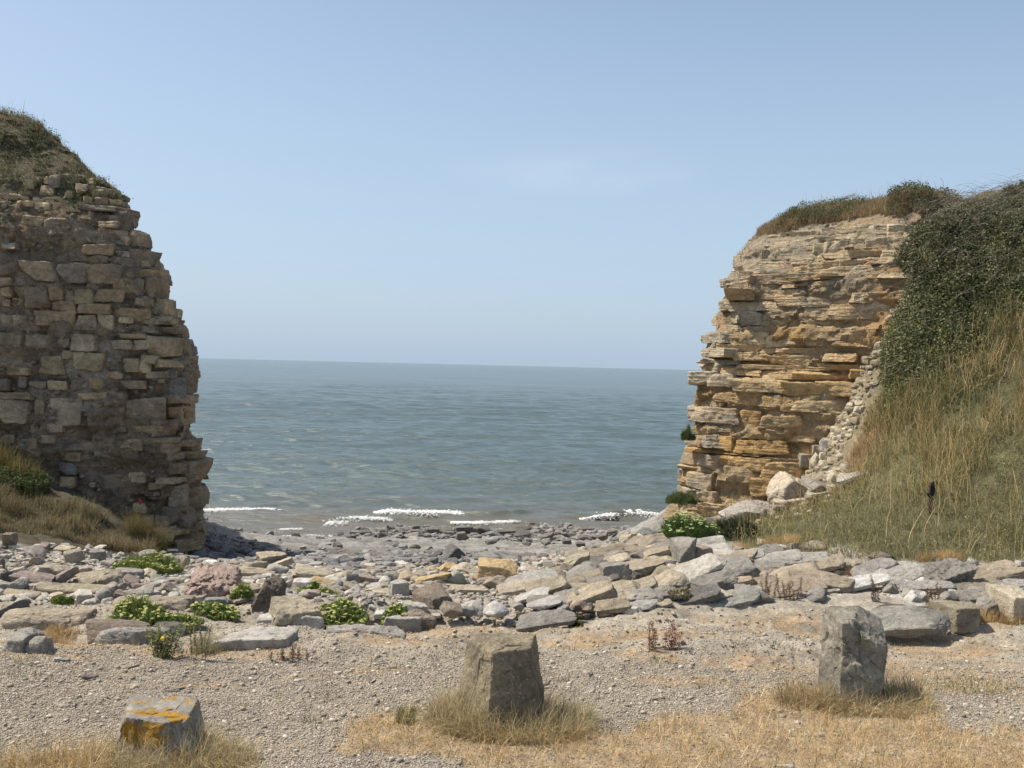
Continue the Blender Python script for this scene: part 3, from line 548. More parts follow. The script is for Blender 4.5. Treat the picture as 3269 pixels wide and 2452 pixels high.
for k, (z, a, b, c, d, col, tl, lab) in enumerate(LEDGE):
    x = zz(z, a, b, c, d); P = ground_hit((x[0]+x[2])/2, x[3])[0]; m_ = P[1]/F_PX; W = (x[2]-x[0])*m_
    dep = min(.9, (x[3]-x[1])*m_/((CAM[2]-P[2])/P[1])*.7)
    V, F = rock_shape(34, (W*1.05, dep, .26), 's', 950+k, 1.0, .02)
    V[:, 2] += .02*fbm(V*2+k, 2, 4, 3)
    c = np.array(COL[col])*(1+.25*fbm(V*3+k, 1, 4, 3))[:, None]
    V = V@np.array(Matrix.Rotation(-R(tl*.6), 3, 'Y')).T
    o = link('rock_ledge', mesh('rock_ledge', V, [F], c, True, 38, [M_slab]), loc=(P[0], P[1]+dep/2, P[2]-.02)); tag(o, lab, 'rock ledge', 'bedrock ledges at the gravel edge')
    BOX.append(((x[0]+x[2])/2, (x[1]+x[3])/2, x[2]-x[0], x[3]-x[1], o, P[1]))
# ---------------------------------------------------------------- the three standing stones
def stone_mat(name, lichen, amt, low, high, colr2=None):
    """weathered stone with crusts of lichen"""
    m = rock_mat(name, bump=.28, spots=.8, scale=1.6, fleck=(.50, .48, .40), vary=.35); N, L = m.node_tree.nodes, m.node_tree.links; P = N['Principled BSDF']
    src = P.inputs['Base Color'].links[0].from_socket
    a = N.new('ShaderNodeAttribute'); a.attribute_name = 'Lichen'
    tc = N.new('ShaderNodeTexCoord'); n = N.new('ShaderNodeTexNoise'); n.inputs['Scale'].default_value = 17; n.inputs['Detail'].default_value = 12; n.inputs['Roughness'].default_value = .8; L.new(tc.outputs['Object'], n.inputs[0])
    s = N.new('ShaderNodeMath'); s.operation = 'ADD'; L.new(n.outputs[0], s.inputs[0]); L.new(a.outputs['Fac'], s.inputs[1])
    f = mrange(N, L, s.outputs[0], low, high, 0, amt)
    n4 = N.new('ShaderNodeTexNoise'); n4.inputs['Scale'].default_value = 30; n4.inputs['Detail'].default_value = 4; L.new(tc.outputs['Object'], n4.inputs[0])
    lc = mixc(N, L, n4.outputs[0], tuple(v*.45 for v in lichen), tuple(min(1, v*1.5) for v in lichen))
    L.new(mixc(N, L, f, src, lc), P.inputs['Base Color']); return m
def standing(name, px, py, planes, base_h, n, seedk, col, m_, lich, p=30, rough=1.0, carve=0):
    P = ground_hit(px, py)[0]; D, F = cube_dirs(n); V = D*hull(D, planes, p)[:, None]
    Q = V*3+seedk
    d = .020*fbm(Q, 1, 3, 3)+.018*rough*facet(Q, 1.5, 4)+.010*rough*facet(Q, 4, 5)+.006*fbm(Q, 7, 3, 6)
    if carve:
        front = ss(.15, .7, -D[:, 1])*ss(-.45, .0, V[:, 2]/.35)
        d -= front*carve*(.5+facet(V*np.array([1.6, 1, .9])*5.5+seedk, 1, 14))
    V = V+D*d[:, None]
    c = np.array(col)*(1+.28*fbm(V*5+seedk, 1, 4, 7))[:, None]
    me = mesh(name, V, [F], c, True, 32, [m_])
    a = me.attributes.new('Lichen', 'FLOAT', 'POINT'); a.data.foreach_set('value', lich(V, D).astype(np.float32))
    return link(name, me, loc=(P[0], P[1]+.2, P[2]+base_h)), P
M_s1 = stone_mat('orange_lichen_stone', (.36, .19, .014), .92, .655, .72); M_s2 = stone_mat('green_lichen_stone', (.30, .28, .09), .6, .72, .95)
def li1(V, D):
    front = ss(.2, .6, -D[:, 1]); z = V[:, 2]
    return .255*front*ss(-.16, -.06, z)*(1-ss(.04, .08, z)*.6)*(1-.8*ss(.05, .18, V[:, 0])) + .20*ss(.03, .07, z)*ss(.1, .5, n2(V[:, 0], V[:, 1]*2, 7, 2, 2)+.3) + .10*ss(.1, .2, V[:, 0])*ss(.0, .1, z)*front - .02
def li2(V, D): return .12*ss(.3, .8, -D[:, 1])*(1-ss(.0, .2, V[:, 2]))+.16*ss(.3, .7, -D[:, 0])*(1-ss(.02, .15, V[:, 2]))
s1, P1 = standing('standing_stone', 478, 2425, [(-.93,-.3,.26,.215),(-.28,-1,.17,.20),(.62,-.85,.10,.225),(.97,.1,.20,.200),(.85,0,.6,.205),(0,1,.1,.2),(.03,-.06,1,.082),(0,0,-1,.35)], .16, 46, 11, (.30,.275,.235), M_s1, li1, 50, .8)
tag(s1, 'short standing stone crusted with orange lichen, front of the row', 'standing stone', 'standing stones along the lot')
s2, P2 = standing('standing_stone', 1608, 2335, [(-1,-.52,.10,.172),(.24,-1,.13,.165),(1,-.12,.16,.215),(0,1,.12,.20),(-.03,-.12,1,.225),(-.6,-.3,.9,.245),(.8,-.1,.75,.295),(0,0,-1,.4)], .31, 50, 23, (.255,.21,.14), M_s2, li2, 55, .8)
tag(s2, 'squat grey standing stone with a shadowed front, middle of the row', 'standing stone', 'standing stones along the lot')
s3, P3 = standing('standing_stone', 2756, 2252, [(-1,-.10,.04,.175),(-.1,-1,.10,.170),(.40,-1,-.04,.185),(1,-.12,-.06,.205),(0,1,.08,.20),(.56,-.42,.80,.195),(-.08,-.15,1,.262),(.0,0,-1,.42),(.9,-.2,-.45,.29)], .35, 60, 37, (.26,.235,.185), M_s2, li2, 70, .7, .06)
tag(s3, 'tallest standing stone with a chipped face and slanting top', 'standing stone', 'standing stones along the lot')
# ---------------------------------------------------------------- cliffs: a rubble body with real bed blocks standing out of it
def path_pts(path, step=.05):
    P = np.array(path, float); seg = np.sqrt(((P[1:]-P[:-1])**2).sum(1)); s = np.concatenate([[0], np.cumsum(seg)])
    t = np.arange(0, s[-1], step); X = np.interp(t, s, P[:, 0]); Y = np.interp(t, s, P[:, 1])
    k = 7; ker = np.ones(k)/k
    Xs = np.convolve(np.pad(X, k//2, 'edge'), ker, 'valid'); Ys = np.convolve(np.pad(Y, k//2, 'edge'), ker, 'valid')
    tx, ty = np.gradient(Xs), np.gradient(Ys); l = np.hypot(tx, ty); return t, Xs, Ys, ty/l, -tx/l   # outward normal to the right of travel
class Cliff:
    """path runs with the open side on its right; ins(z, nx, ny) -> how far the face stands back at height z"""
    def __init__(s, path, insx, insy): s.t, s.X, s.Y, s.nx, s.ny = path_pts(path); s.insx, s.insy = insx, insy
    def pos(s, t, z):
        X = np.interp(t, s.t, s.X); Y = np.interp(t, s.t, s.Y); nx = np.interp(t, s.t, s.nx); ny = np.interp(t, s.t, s.ny)
        ax, ay = s.insx(z), s.insy(z); k = np.clip((X+16)/(xbase+16), 0, 1)**.6
        return X-ax*k*np.maximum(Y/19.6, 1)**2, Y+ay*np.clip(1-(Y-19)/15, 0, 1), nx, ny
def insyL(z): return np.where(z < 4.9, .08*(np.maximum(z, -1)), .392+(z-4.9)*.85)
def insyR(z): return np.where(z < 4.4, .05*np.maximum(z, -1), .22+(z-4.4)*1.2)
def Ppx(tab, Y, insy):
    """silhouette table of photo pixels -> (z, x) at distance Y"""
    a = np.array(tab, float); Yv = np.full(len(a), float(Y))
    for it in range(12): q = at(a[:, 0], a[:, 1], Yv); Yv = Y+.9*insy(q[:, 2])
    q = at(a[:, 0], a[:, 1], Yv); q[:, 0] *= 1-.0*Yv; o = np.argsort(q[:, 2]); return q[o, 2], q[o, 0]
BV, BF, BC = {}, {}, {}
def add_block(key, c, L_, D_, H_, nx, ny, col, seed, kind='b', tilt=0, n=None, rough=1.0, layers=.03, p=None):
    """bed block: centre c, length along the face, depth, height"""
    rg = np.random.default_rng(seed)
    if n is None: n = int(np.clip(max(L_, H_)/.045, 5, 15))
    pl = []
    for ax in range(3):
        for s_ in (-1, 1):
            v = rg.normal(0, .08, 3); v[ax] = s_; pl.append((*v, rg.uniform(.95, 1.03)))
    for k in range(3):
        v = rg.normal(size=3); v[2] *= .5; v /= np.linalg.norm(v); pl.append((*v, rg.uniform(1.0, 1.3)))
    V, F = rock_shape(n, (L_, D_, H_), kind, seed, rough, layers, pl, p or rg.uniform(18, 40))
    a = math.atan2(nx, -ny)       # local -y looks out of the face
    Rm = np.array(Matrix.Rotation(a+rg.normal(0, .05), 3, 'Z') @ Matrix.Rotation(tilt+rg.normal(0, .02), 3, 'Y'))
    cc = np.array(col)*(1+rg.normal(0, .10 if key == 'L' else .055))
    colv = cc*(1+.25*fbm(V*2.2+seed % 97, 1, 3, 2))[:, None]
    BV.setdefault(key, []).append(V@Rm.T+np.array(c)); BF.setdefault(key, []).append(F); BC.setdefault(key, []).append(colv)
def flush(key, name, m, parent=None, sharp=40):
    off = 0; F = []
    for v, f in zip(BV[key], BF[key]): F.append(f+off); off += len(v)
    return link(name, mesh(name, np.concatenate(BV[key]), [np.concatenate(F)], np.concatenate(BC[key]), True, sharp, [m]), parent)
def pick(z, tab, rg): return tab
# ---- grey cliff
YL = 19.4
zl, xl = Ppx([(625,1800),(620,1700),(622,1600),(628,1520),(625,1480),(600,1440),(592,1400),(580,1340),(590,1250),(605,1170),(595,1110),(565,1050),(535,985),(503,930),(490,850),(445,765),(410,710),(395,660),(370,615),(310,560),(250,495),(180,425),(100,372),(0,345),(-160,325),(-400,300),(-900,270)], YL, insyL)
xbase = xl[0]
def insxL(z): return np.interp(z, zl, xbase-xl)+.10
pathL = [(-16, 18.9), (-11, 19.0), (-8.2, 19.1), (-6.9, 19.2), (-6.35, 19.35), (xbase+.0, 19.9), (xbase-.35, 20.8), (-7.3, 23), (-9.0, 27), (-12, 34)]
CL = Cliff(pathL, insxL, insyL)
def cliff_body(C, z0, z1, seed, colf, amp=.12, nt=.05, nz=.045, t0=None, t1=None, close=None):
    tt = np.arange(t0 if t0 is not None else C.t[0], t1 if t1 is not None else C.t[-1], nt); zv = np.arange(z0, z1, nz)
    T, Zv = np.meshgrid(tt, zv, indexing='ij'); X, Y, nx, ny = C.pos(T, Zv)
    Q = np.stack([X, Y, Zv*1.3], -1)
    d = amp*(fbm(Q, .9, 4, seed)*1.2+facet(Q, 1.4, seed+1)*.7+facet(Q*np.array([1, 1, 1.8]), 3.2, seed+2)*.35+fbm(Q, 6, 3, seed+3)*.35)
    bed = n2(T*.15, Zv*3.2, 1, 3, seed+4); d = d+np.where(bed > 0, .05, -.05)*ss(0, .25, np.abs(bed))+amp*.25*facet(Q*np.array([1, 1, 1.6]), 7, seed+6)
    X = X+nx*d; Y = Y+ny*d; return np.stack([X, Y, Zv+.03*fbm(Q, 3, 2, seed+5)], -1), colf(T, Zv, Q)
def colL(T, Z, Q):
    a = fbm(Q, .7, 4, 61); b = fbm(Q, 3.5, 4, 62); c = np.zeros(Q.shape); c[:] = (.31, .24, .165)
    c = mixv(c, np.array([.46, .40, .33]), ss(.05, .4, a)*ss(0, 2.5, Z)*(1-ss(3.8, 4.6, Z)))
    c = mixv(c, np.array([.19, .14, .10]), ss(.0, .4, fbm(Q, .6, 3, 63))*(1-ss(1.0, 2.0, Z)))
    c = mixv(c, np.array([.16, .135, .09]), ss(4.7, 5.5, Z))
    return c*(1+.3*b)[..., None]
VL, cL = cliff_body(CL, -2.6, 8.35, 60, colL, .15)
cap = VL[:, -1].copy()                        # turf plateau inland and behind
capin = cap.copy(); capin[:, 1] = np.maximum(cap[:, 1]+2.5, 25); capin[:, 0] = np.minimum(cap[:, 0]-2, -12); capin[:, 2] -= .5
VL = np.concatenate([VL, ((cap+capin)/2+np.array([0, 0, -.1]))[:, None], capin[:, None]], 1); cL = np.concatenate([cL, cL[:, -2:]], 1)
nF = grid_faces(*VL.shape[:2])
cliff_l = link('grey_cliff', mesh('grey_cliff', VL.reshape(-1, 3), [nF], cL.reshape(-1, 3), True, 40, [M_cliffL]))
tag(cliff_l, 'grey brown bedded limestone cliff with a turf dome, in shade', 'cliff', kind='structure')
# blocks read from the photograph: zoom windows (scale 2.0735)
Z1, Z2 = (0, 320, 2.0735), (0, 1050, 2.0735)
BL1 = [(140,770,278,838),(285,775,402,855),(403,780,465,857),(170,1070,395,1190),(400,1088,575,1205),(578,1095,792,1218),(580,958,755,1028),(565,1028,730,1090),(505,1255,622,1350),(622,1258,797,1330),(525,1350,600,1412),(600,1350,743,1412),(497,1425,648,1525),(650,1425,748,1520),(340,500,415,585),(235,675,335,725),(755,1045,860,1100),(880,1055,990,1120),(920,1180,1035,1325),(870,1170,915,1270),(850,1110,950,1170),(955,1110,1055,1170),(990,1150,1052,1210),(858,925,945,1040),(800,905,856,970),(740,735,852,820),(650,805,760,850),(860,860,920,915),(740,658,808,705),(700,610,760,650),(765,620,800,655),(150,530,230,595),(255,565,345,640),(10,1240,80,1310),(85,1240,180,1310),(10,1310,65,1365),(80,1310,150,1365),(1000,1345,1090,1420),(1090,1370,1128,1435),(870,1310,935,1360),(935,1320,1000,1370),(780,1380,970,1440),(990,1430,1130,1480),(1110,1480,1190,1575),(1165,1580,1200,1620),(805,1545,965,1580),(745,1590,880,1650),(882,1590,1005,1650),(1062,1600,1140,1659),(375,1570,460,1640),(490,1545,650,1659),(10,1550,160,1640),(180,1560,370,1650),(260,1400,490,1500),(95,1425,180,1490),(0,1420,90,1500),(0,945,110,990),(410,490,520,560),(540,640,600,690),(420,600,480,650),(500,560,570,620),(0,670,75,720),(120,670,150,720),(170,670,230,710),(580,740,610,790),(880,880,920,925),(660,860,700,930),(940,930,945,1040),(760,1000,850,1045),(340,1240,430,1330),(430,1250,500,1340),(190,1240,340,1380),(350,1330,510,1400),(0,1180,90,1235),(600,590,700,640),(300,510,345,560),(0,490,140,560),(560,520,640,570),(650,650,720,700),(590,600,640,650),(690,700,760,740)]
BL2 = [(505,155,697,275),(820,195,930,285),(932,205,1000,290),(1075,198,1180,300),(1182,235,1280,318),(1170,108,1243,178),(1055,325,1225,450),(1215,335,1255,430),(605,320,690,410),(800,340,960,400),(0,470,225,620),(230,470,308,600),(312,460,540,630),(730,470,810,600),(805,470,1080,635),(1095,485,1210,630),(315,625,430,680),(195,630,265,690),(270,630,310,680),(760,630,850,685),(850,640,1070,690),(810,725,955,800),(960,750,1175,830),(1180,735,1240,775),(1180,775,1280,815),(1200,812,1310,865),(1065,815,1215,855),(1110,865,1340,1000),(1040,980,1180,1020),(1110,1040,1230,1185),(1215,1045,1325,1185),(945,1235,1015,1305),(1018,1235,1115,1300),(1122,1228,1268,1305),(960,1305,1150,1400),(1180,1300,1320,1400),(1270,1280,1312,1320),(390,975,497,1048),(410,810,545,875),(395,885,520,960),(860,945,960,1020),(1080,1430,1200,1545),(1185,1440,1305,1548),(205,725,258,790),(420,145,505,200),(935,175,1065,232),(1180,685,1215,730),(1180,175,1240,230),(0,700,110,760),(280,700,390,760),(980,1015,1100,1060),(880,1150,960,1220),(1120,1200,1245,1230),(900,720,1180,745),(480,330,600,410),(700,280,810,330),(540,420,720,470),(0,150,110,240),(250,180,420,290),(120,315,180,390),(0,330,75,420),(120,730,200,790),(1215,1000,1260,1040),(1180,640,1195,690),(690,560,730,640)]
tones = [(.47,.36,.225),(.43,.33,.215),(.36,.295,.22),(.52,.405,.245),(.40,.305,.205)]
brg = np.random.default_rng(44); sdn = 3000
def front_t(C, X, z):   # parameter on the seaward-facing front for a given X
    tt = C.t[C.t < C.t[-1]]; Xc, Yc, nx, ny = C.pos(tt, np.full(tt.shape, z)); m_ = ny < -.35
    i = np.argmin(np.abs(Xc[m_]-X)); return tt[m_][i]
placedL = []
for (z_, rows) in ((Z1, BL1), (Z2, BL2)):
    for (a, b, c, d) in rows:
        sdn += 1; x0, y0, x1, y1 = z_[0]+a/z_[2], z_[1]+b/z_[2], z_[0]+c/z_[2], z_[1]+d/z_[2]
        cx, cy = (x0+x1)/2, (y0+y1)/2; Yd = YL
        for it in range(3):
            q = at(cx, cy, Yd); t = front_t(CL, q[0], q[2]); Xc, Yc, nx, ny = CL.pos(t, q[2]); Yd = Yc
        m_ = Yd/F_PX; W = (x1-x0)*m_; H = (y1-y0)*m_; edge = x1 > np.interp(cy, [350, 560, 700, 985, 1110, 1440, 1800], [0, 310, 400, 535, 590, 610, 625])-28
        dpt = brg.uniform(.45, .7) if not edge else brg.uniform(.5, .9); pro = brg.uniform(.03, .16)+(.05 if W > .4 else 0)
        q = at(cx, cy, Yd); col = tones[brg.integers(5)]
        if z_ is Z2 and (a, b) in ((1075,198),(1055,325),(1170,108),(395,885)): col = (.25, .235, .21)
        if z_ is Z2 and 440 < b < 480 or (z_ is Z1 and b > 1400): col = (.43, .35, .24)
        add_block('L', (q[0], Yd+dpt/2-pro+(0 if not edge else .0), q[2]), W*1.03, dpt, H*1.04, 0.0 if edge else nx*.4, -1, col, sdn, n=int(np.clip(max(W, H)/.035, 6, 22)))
        placedL.append((cx, cy, x1-x0, y1-y0))
# smaller bed blocks between them and round the corner on the gap side
zb = -2.3; sdn = 4000
beds = []
while zb < 5.6:
    h = brg.choice([.12, .16, .22, .30, .38], p=[.2, .25, .25, .2, .1]); beds.append((zb, h)); zb += h+brg.uniform(.0, .10)
pa = np.array(placedL)
for (z0, h) in beds:
    t = 6.0+brg.uniform(0, .4)
    while t < CL.t[-1]-7:
        ln = brg.uniform(.22, .75); tm_ = t+ln/2; X, Y, nx, ny = [float(v) for v in CL.pos(tm_, z0+h/2)]; sdn += 1
        ppx, ppy = proj(np.array([X, Y, z0+h/2])); side = nx > .45
        cov = fbm(np.array([[X, Y, z0*1.3]]), .7, 3, 77)[0]
        ok = side or (cov > .08 and not (np.any((np.abs(pa[:, 0]-ppx) < (pa[:, 2]/2+ln*70)) & (np.abs(pa[:, 1]-ppy) < (pa[:, 3]/2+h*60)))))
        if ppx < 300 and ppy > 1420 and not side: ok = False
        if ppy < 560 and not side: ok = False
        if ok:
            dd = .5; pro = brg.uniform(-.02, .14) if not side else brg.uniform(.0, .22)
            add_block('L', (X+nx*(pro-dd/2), Y+ny*(pro-dd/2), z0+h/2), ln*1.0, dd, h*1.02, nx, ny, tones[brg.integers(5)], sdn)
        t += ln+brg.uniform(0, .05)
ob = flush('L', 'bed_block', M_cliffL, cliff_l); ob['kind'] = 'stuff'
# ---- ochre cliff
YR = 20.4
zr, xr = Ppx([(2118,1720),(2125,1680),(2140,1640),(2165,1600),(2185,1530),(2200,1460),(2212,1400),(2235,1300),(2232,1240),(2255,1170),(2268,1110),(2275,1080),(2300,1030),(2315,960),(2345,880),(2350,840),(2372,780),(2440,715),(2520,680),(2640,655)], YR, insyR)
xbR = xr[0]
def insxR(z): return -(np.interp(z, zr, xbR-xr))+.12
pathR = [(9.0, 36), (6.2, 28), (4.1, 23.2), (xbR+.05, 21.2), (xbR+.25, 20.55), (4.2, 20.0), (5.5, 19.5), (7.0, 18.9), (8.5, 18.6), (10, 18.6)]
pathR = [(8.5, 34), (5.9, 27), (4.35, 23.2), (xbR+.02, 21.3), (xbR+.15, 20.7), (xbR+.6, 20.35), (4.6, 19.75), (5.5, 19.3), (6.9, 18.7), (7.8, 18.7), (9.5, 20.5), (11, 22)]
class CliffR(Cliff):
    def pos(s, t, z):
        X = np.interp(t, s.t, s.X); Y = np.interp(t, s.t, s.Y); nx = np.interp(t, s.t, s.nx); ny = np.interp(t, s.t, s.ny)
        ax, ay = s.insx(z), s.insy(z)              # the seaward corner leans inland with height
        k = 1-ss(xbR+.3, xbR+5.2, X)*.9; return X+ax*k, Y+ay*np.clip(1-(Y-19.5)/14, 0, 1), nx, ny
CR = CliffR(pathR[::-1], insxR, insyR); CR.nx, CR.ny = -CR.nx, -CR.ny
CR.nx, CR.ny = CR.nx*np.sign(-CR.ny[len(CR.ny)//3]), CR.ny*np.sign(-CR.ny[len(CR.ny)//3])
def colR(T, Z, Q):
    c = np.zeros(Q.shape); c[:] = (.58, .43, .25); a = fbm(Q, .8, 4, 91); b = fbm(Q*np.array([1, 1, 3]), 3, 4, 92)
    c = mixv(c, np.array([.50, .33, .15]), ss(0, .35, a)*(1-ss(3.0, 3.8, Z))); c = mixv(c, np.array([.46, .38, .27]), ss(3.0, 4.4, Z))*.82
    return c*(1+.25*b)[..., None]
VR, cR = cliff_body(CR, -2.2, 6.02, 90, colR, .11)
cap = VR[:, -1].copy(); capin = cap.copy(); capin[:, 1] = np.maximum(cap[:, 1]+2.0, 23); capin[:, 0] = np.maximum(cap[:, 0]+1.5, 8); capin[:, 2] += .2
VR = np.concatenate([VR, ((cap+capin)/2+np.array([0, 0, .1]))[:, None], capin[:, None]], 1); cR = np.concatenate([cR, cR[:, -2:]], 1)
cliff_r = link('ochre_cliff', mesh('ochre_cliff', VR.reshape(-1, 3), [grid_faces(*VR.shape[:2])[:, ::-1]], cR.reshape(-1, 3), True, 40, [M_cliffR]))
tag(cliff_r, 'sunlit ochre sandstone-coloured bedded cliff capped with dry turf', 'cliff', kind='structure')
# beds from the photograph: (top y, bottom y, block length px, stand-out m) in photo pixels near x = 2500
BEDS = [(700,728,30,.02),(732,757,28,.05),(759,800,38,.10),(803,828,60,.0),(830,852,34,.04),(854,884,95,.13),(884,900,50,.04),(902,938,150,-.04),(940,972,110,.08),(974,1026,115,.02),(1026,1050,50,-.05),(1053,1092,80,.09),
 (1093,1114,120,.04),(1115,1146,75,.08),(1150,1168,130,.05),(1168,1198,90,.10),(1201,1247,95,.19),(1254,1296,85,.09),(1298,1314,60,-.03),(1316,1368,110,.10),(1370,1394,50,-.01),(1410,1452,85,.10),(1453,1466,130,.05),(1467,1516,90,.10),(1517,1527,90,.02),(1528,1582,60,.06),(1584,1622,90,-.02),(1622,1668,45,.05),(1668,1720,40,.04),(1720,1760,40,.03)]
crr = np.random.default_rng(55); sdn = 6000
for bi, (ya, yb, lpx, out) in enumerate(BEDS):
    q0, q1 = at(2500., ya, 19.8), at(2500., yb, 19.8); zt, zbm = q0[2], q1[2]; H = zt-zbm; zc = (zt+zbm)/2
    t = 1.5+crr.uniform(0, .5); tend = CR.t[-1]-8
    while t < tend:
        ln = lpx*.0090*crr.uniform(.45, 1.7); X, Y, nx, ny = [float(v) for v in CR.pos(t+ln/2, zc)]; sdn += 1
        und = .06*math.sin(X*1.7+zc*.6)+.04*math.sin(X*.7+1)     # beds bow gently
        hid = G0(X, Y) > zc+.25
        if not hid and crr.uniform() > (.12 if out < 0 else .03):
            if out > 0 and crr.uniform() < .07: o_ = -.06
            else: o_ = out
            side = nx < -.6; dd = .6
            col = [(.66,.47,.23),(.70,.48,.20),(.58,.36,.145),(.62,.47,.27)][crr.integers(4)]
            sv = float(fbm(np.array([[X*.7, Y*.7, zc*1.1]]), .9, 3, 95)[0]); wv = min(max((sv+.12)*3, 0), 1); up_ = float(ss(2.2, 4.2, zc+sv))
            col = np.array((.66,.50,.29))*(1-wv)+np.array((.64,.41,.17))*wv; col = tuple(col*(1-up_)+np.array((.62,.51,.34))*up_)
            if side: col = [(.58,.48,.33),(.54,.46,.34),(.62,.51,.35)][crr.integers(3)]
            pr = o_*.72+crr.uniform(-.03, .06)+(crr.uniform(-.04, .05) if side else 0)
            add_block('R', (X+nx*(pr-dd/2), Y+ny*(pr-dd/2), zc+und), ln*(.99+crr.uniform(0, .04)), dd, H*(.985+crr.uniform(-.06, .05)), nx, ny, col, sdn, layers=.03, rough=1.0, p=crr.uniform(16, 44), n=int(np.clip(max(ln, H)/.04, 6, 20)))
        t += ln
ob = flush('R', 'bed_block', M_cliffR, cliff_r); ob['kind'] = 'stuff'
# ---------------------------------------------------------------- loose stones, gravel, foam
def scatter(P, S, n, seed, cols, rough=1, kinds='rb', flat=.7, embed=.3, ntmpl=10, normals=None):
    """many small stones as one mesh: P (k,3) ground points, S (k,) sizes"""
    r_ = np.random.default_rng(seed); T = []
    for k in range(ntmpl):
        V, F = rock_shape(n, (1, r_.uniform(.65, 1), r_.uniform(flat*.7, flat*1.15)), kinds[k % len(kinds)], seed+k, rough); T.append(V)
    F = cube_dirs(n)[1]; nv = len(T[0]); T = np.array(T); k = len(P)
    pick_ = r_.integers(0, ntmpl, k); V = T[pick_]; a = r_.uniform(0, 6.283, k); b = r_.normal(0, .22, k)
    ca, sa_, cb, sb_ = np.cos(a)[:, None], np.sin(a)[:, None], np.cos(b)[:, None], np.sin(b)[:, None]
    x, y, z = V[..., 0], V[..., 1], V[..., 2]
    x, z = x*cb-z*sb_, x*sb_+z*cb; x, y = x*ca-y*sa_, x*sa_+y*ca
    V = np.stack([x, y, z+flat*.5*(1-2*embed)], -1)*S[:, None, None]+P[:, None, :]
    c = np.array(cols)[r_.integers(0, len(cols), k)]*(1+r_.normal(0, .13, k))[:, None]
    return V.reshape(-1, 3), (F[None]+np.arange(k)[:, None, None]*nv).reshape(-1, 4), np.repeat(c, nv, 0)
def join(parts):
    o = 0; Vs = []; Fs = {}; Cs = []
    for V, F, C in parts:
        F = F if isinstance(F, list) else [F]
        for f in F: Fs.setdefault(f.shape[1], []).append(f+o)
        Vs.append(V); Cs.append(C); o += len(V)
    return np.concatenate(Vs), [np.concatenate(f) for f in Fs.values()], np.concatenate(Cs)
srg = np.random.default_rng(12)
def in_view(k, y0, y1, mar=.08, pw=2.0):
    """random ground points inside the seen wedge between two distances"""
    Y = (srg.uniform(y0**pw, y1**pw, k))**(1/pw); X = Y*srg.uniform(-.5-mar, .5+mar, k); return X, Y
def onto(X, Y): return np.stack([X, Y, Gd(X, Y)], -1)
# gravel of the lot
X, Y = in_view(240000, 4.3, 9.6, pw=1.2); keep = (srg.uniform(size=len(X)) > .8*straw_mask(X, Y)) & (srg.uniform(size=len(X)) > .6*thin_mask(X, Y)+.7*rocky(X, Y))
X, Y = X[keep], Y[keep]
GCOL = [(.42,.36,.28),(.48,.42,.33),(.37,.315,.245),(.55,.495,.405),(.30,.255,.205),(.41,.335,.25)]
A = scatter(onto(X, Y), srg.uniform(.006, .017, len(X)), 1, 200, GCOL, flat=.6)
X, Y = in_view(9000, 4.3, 10.2, pw=1.2); keep = (srg.uniform(size=len(X)) > .85*straw_mask(X, Y)) & (srg.uniform(size=len(X)) > .35*rocky(X, Y))
B = scatter(onto(X[keep], Y[keep]), .014+.030*srg.uniform(size=keep.sum())**3, 2, 210, GCOL, flat=.6)
V, F, C = join([A, B]); tag(link('gravel', mesh('gravel', V, F, C, True, None, [M_peb])), 'pale beige gravel spread over the car park', 'gravel', kind='stuff')
# cobbles between the boulders
CCOL = [(.47,.425,.35),(.40,.37,.315),(.50,.46,.39),(.42,.35,.26),(.31,.28,.24),(.58,.54,.47),(.34,.28,.23)]
def hollow(X, Y): # pale pebble hollow below the ridge
    m = np.zeros(X.shape)
    for (px, py, rx, ry) in ((1560,1905,230,45),(1230,1920,170,40),(1010,1960,160,20),(330,1800,300,20),(450,1850,120,40)):
        q = ground_hit(px, py)[0]; a = ground_hit(px, py-ry)[0]; m = np.maximum(m, 1-np.sqrt(((X-q[0])/(rx/F_PX*q[1]))**2+((Y-q[1])/max(a[1]-q[1], .2))**2))
    return m
X, Y = in_view(26000, 9.4, 18.5, pw=1.1); z = G0(X, Y)
px, py = proj(np.stack([X, Y, z], -1)); hl = hollow(X, Y)
edge = 9.75+.35*n2(X, X*0, 1.2, 3, 5)+np.where(px > 2050, .9, 0)
keep = (Y > edge) & ~((px > 2180) & (py < 1745)) & ~((px > 2600) & (py < 1800)) & ~((px < 520) & (py < 1745)) & ((hl > 0) | (srg.uniform(size=len(X)) < .55))
BL = lambda px: np.interp(px, [0, 500, 650, 1000, 1600, 1700, 1900, 2100, 2200], [1735, 1770, 1795, 1818, 1805, 1790, 1752, 1708, 1720])
keep &= ((px < 2500) | (srg.uniform(size=len(X)) < .25)) & (py > BL(px))
X, Y, hl = X[keep], Y[keep], hl[keep]
S = .035+.16*srg.uniform(size=len(X))**2.6; S = np.where(hl > .05, .03+.05*srg.uniform(size=len(X)), S)
big = S > .09
parts_ = [scatter(onto(X[~big], Y[~big]), S[~big], 2, 300, CCOL, flat=.62), scatter(onto(X[big], Y[big]), S[big], 5, 310, CCOL, flat=.7, kinds='rbwb', ntmpl=16)]
X2, Y2 = in_view(1500, 9.7, 16.5, pw=1.1); z = G0(X2, Y2); px, py = proj(np.stack([X2, Y2, z], -1))
keep = (Y2 > 10.0+np.where(px > 1650, .6, 0)+np.where(px > 2300, .5, 0)) & ~((px > 2180) & (py < 1750)) & ~((px > 2600) & (py < 1810)) & ~((px < 560) & (py < 1750)) & (hollow(X2, Y2) < 0) & (py > BL(px)+12)
X2, Y2 = X2[keep], Y2[keep]; S2 = srg.uniform(.15, .32, len(X2))
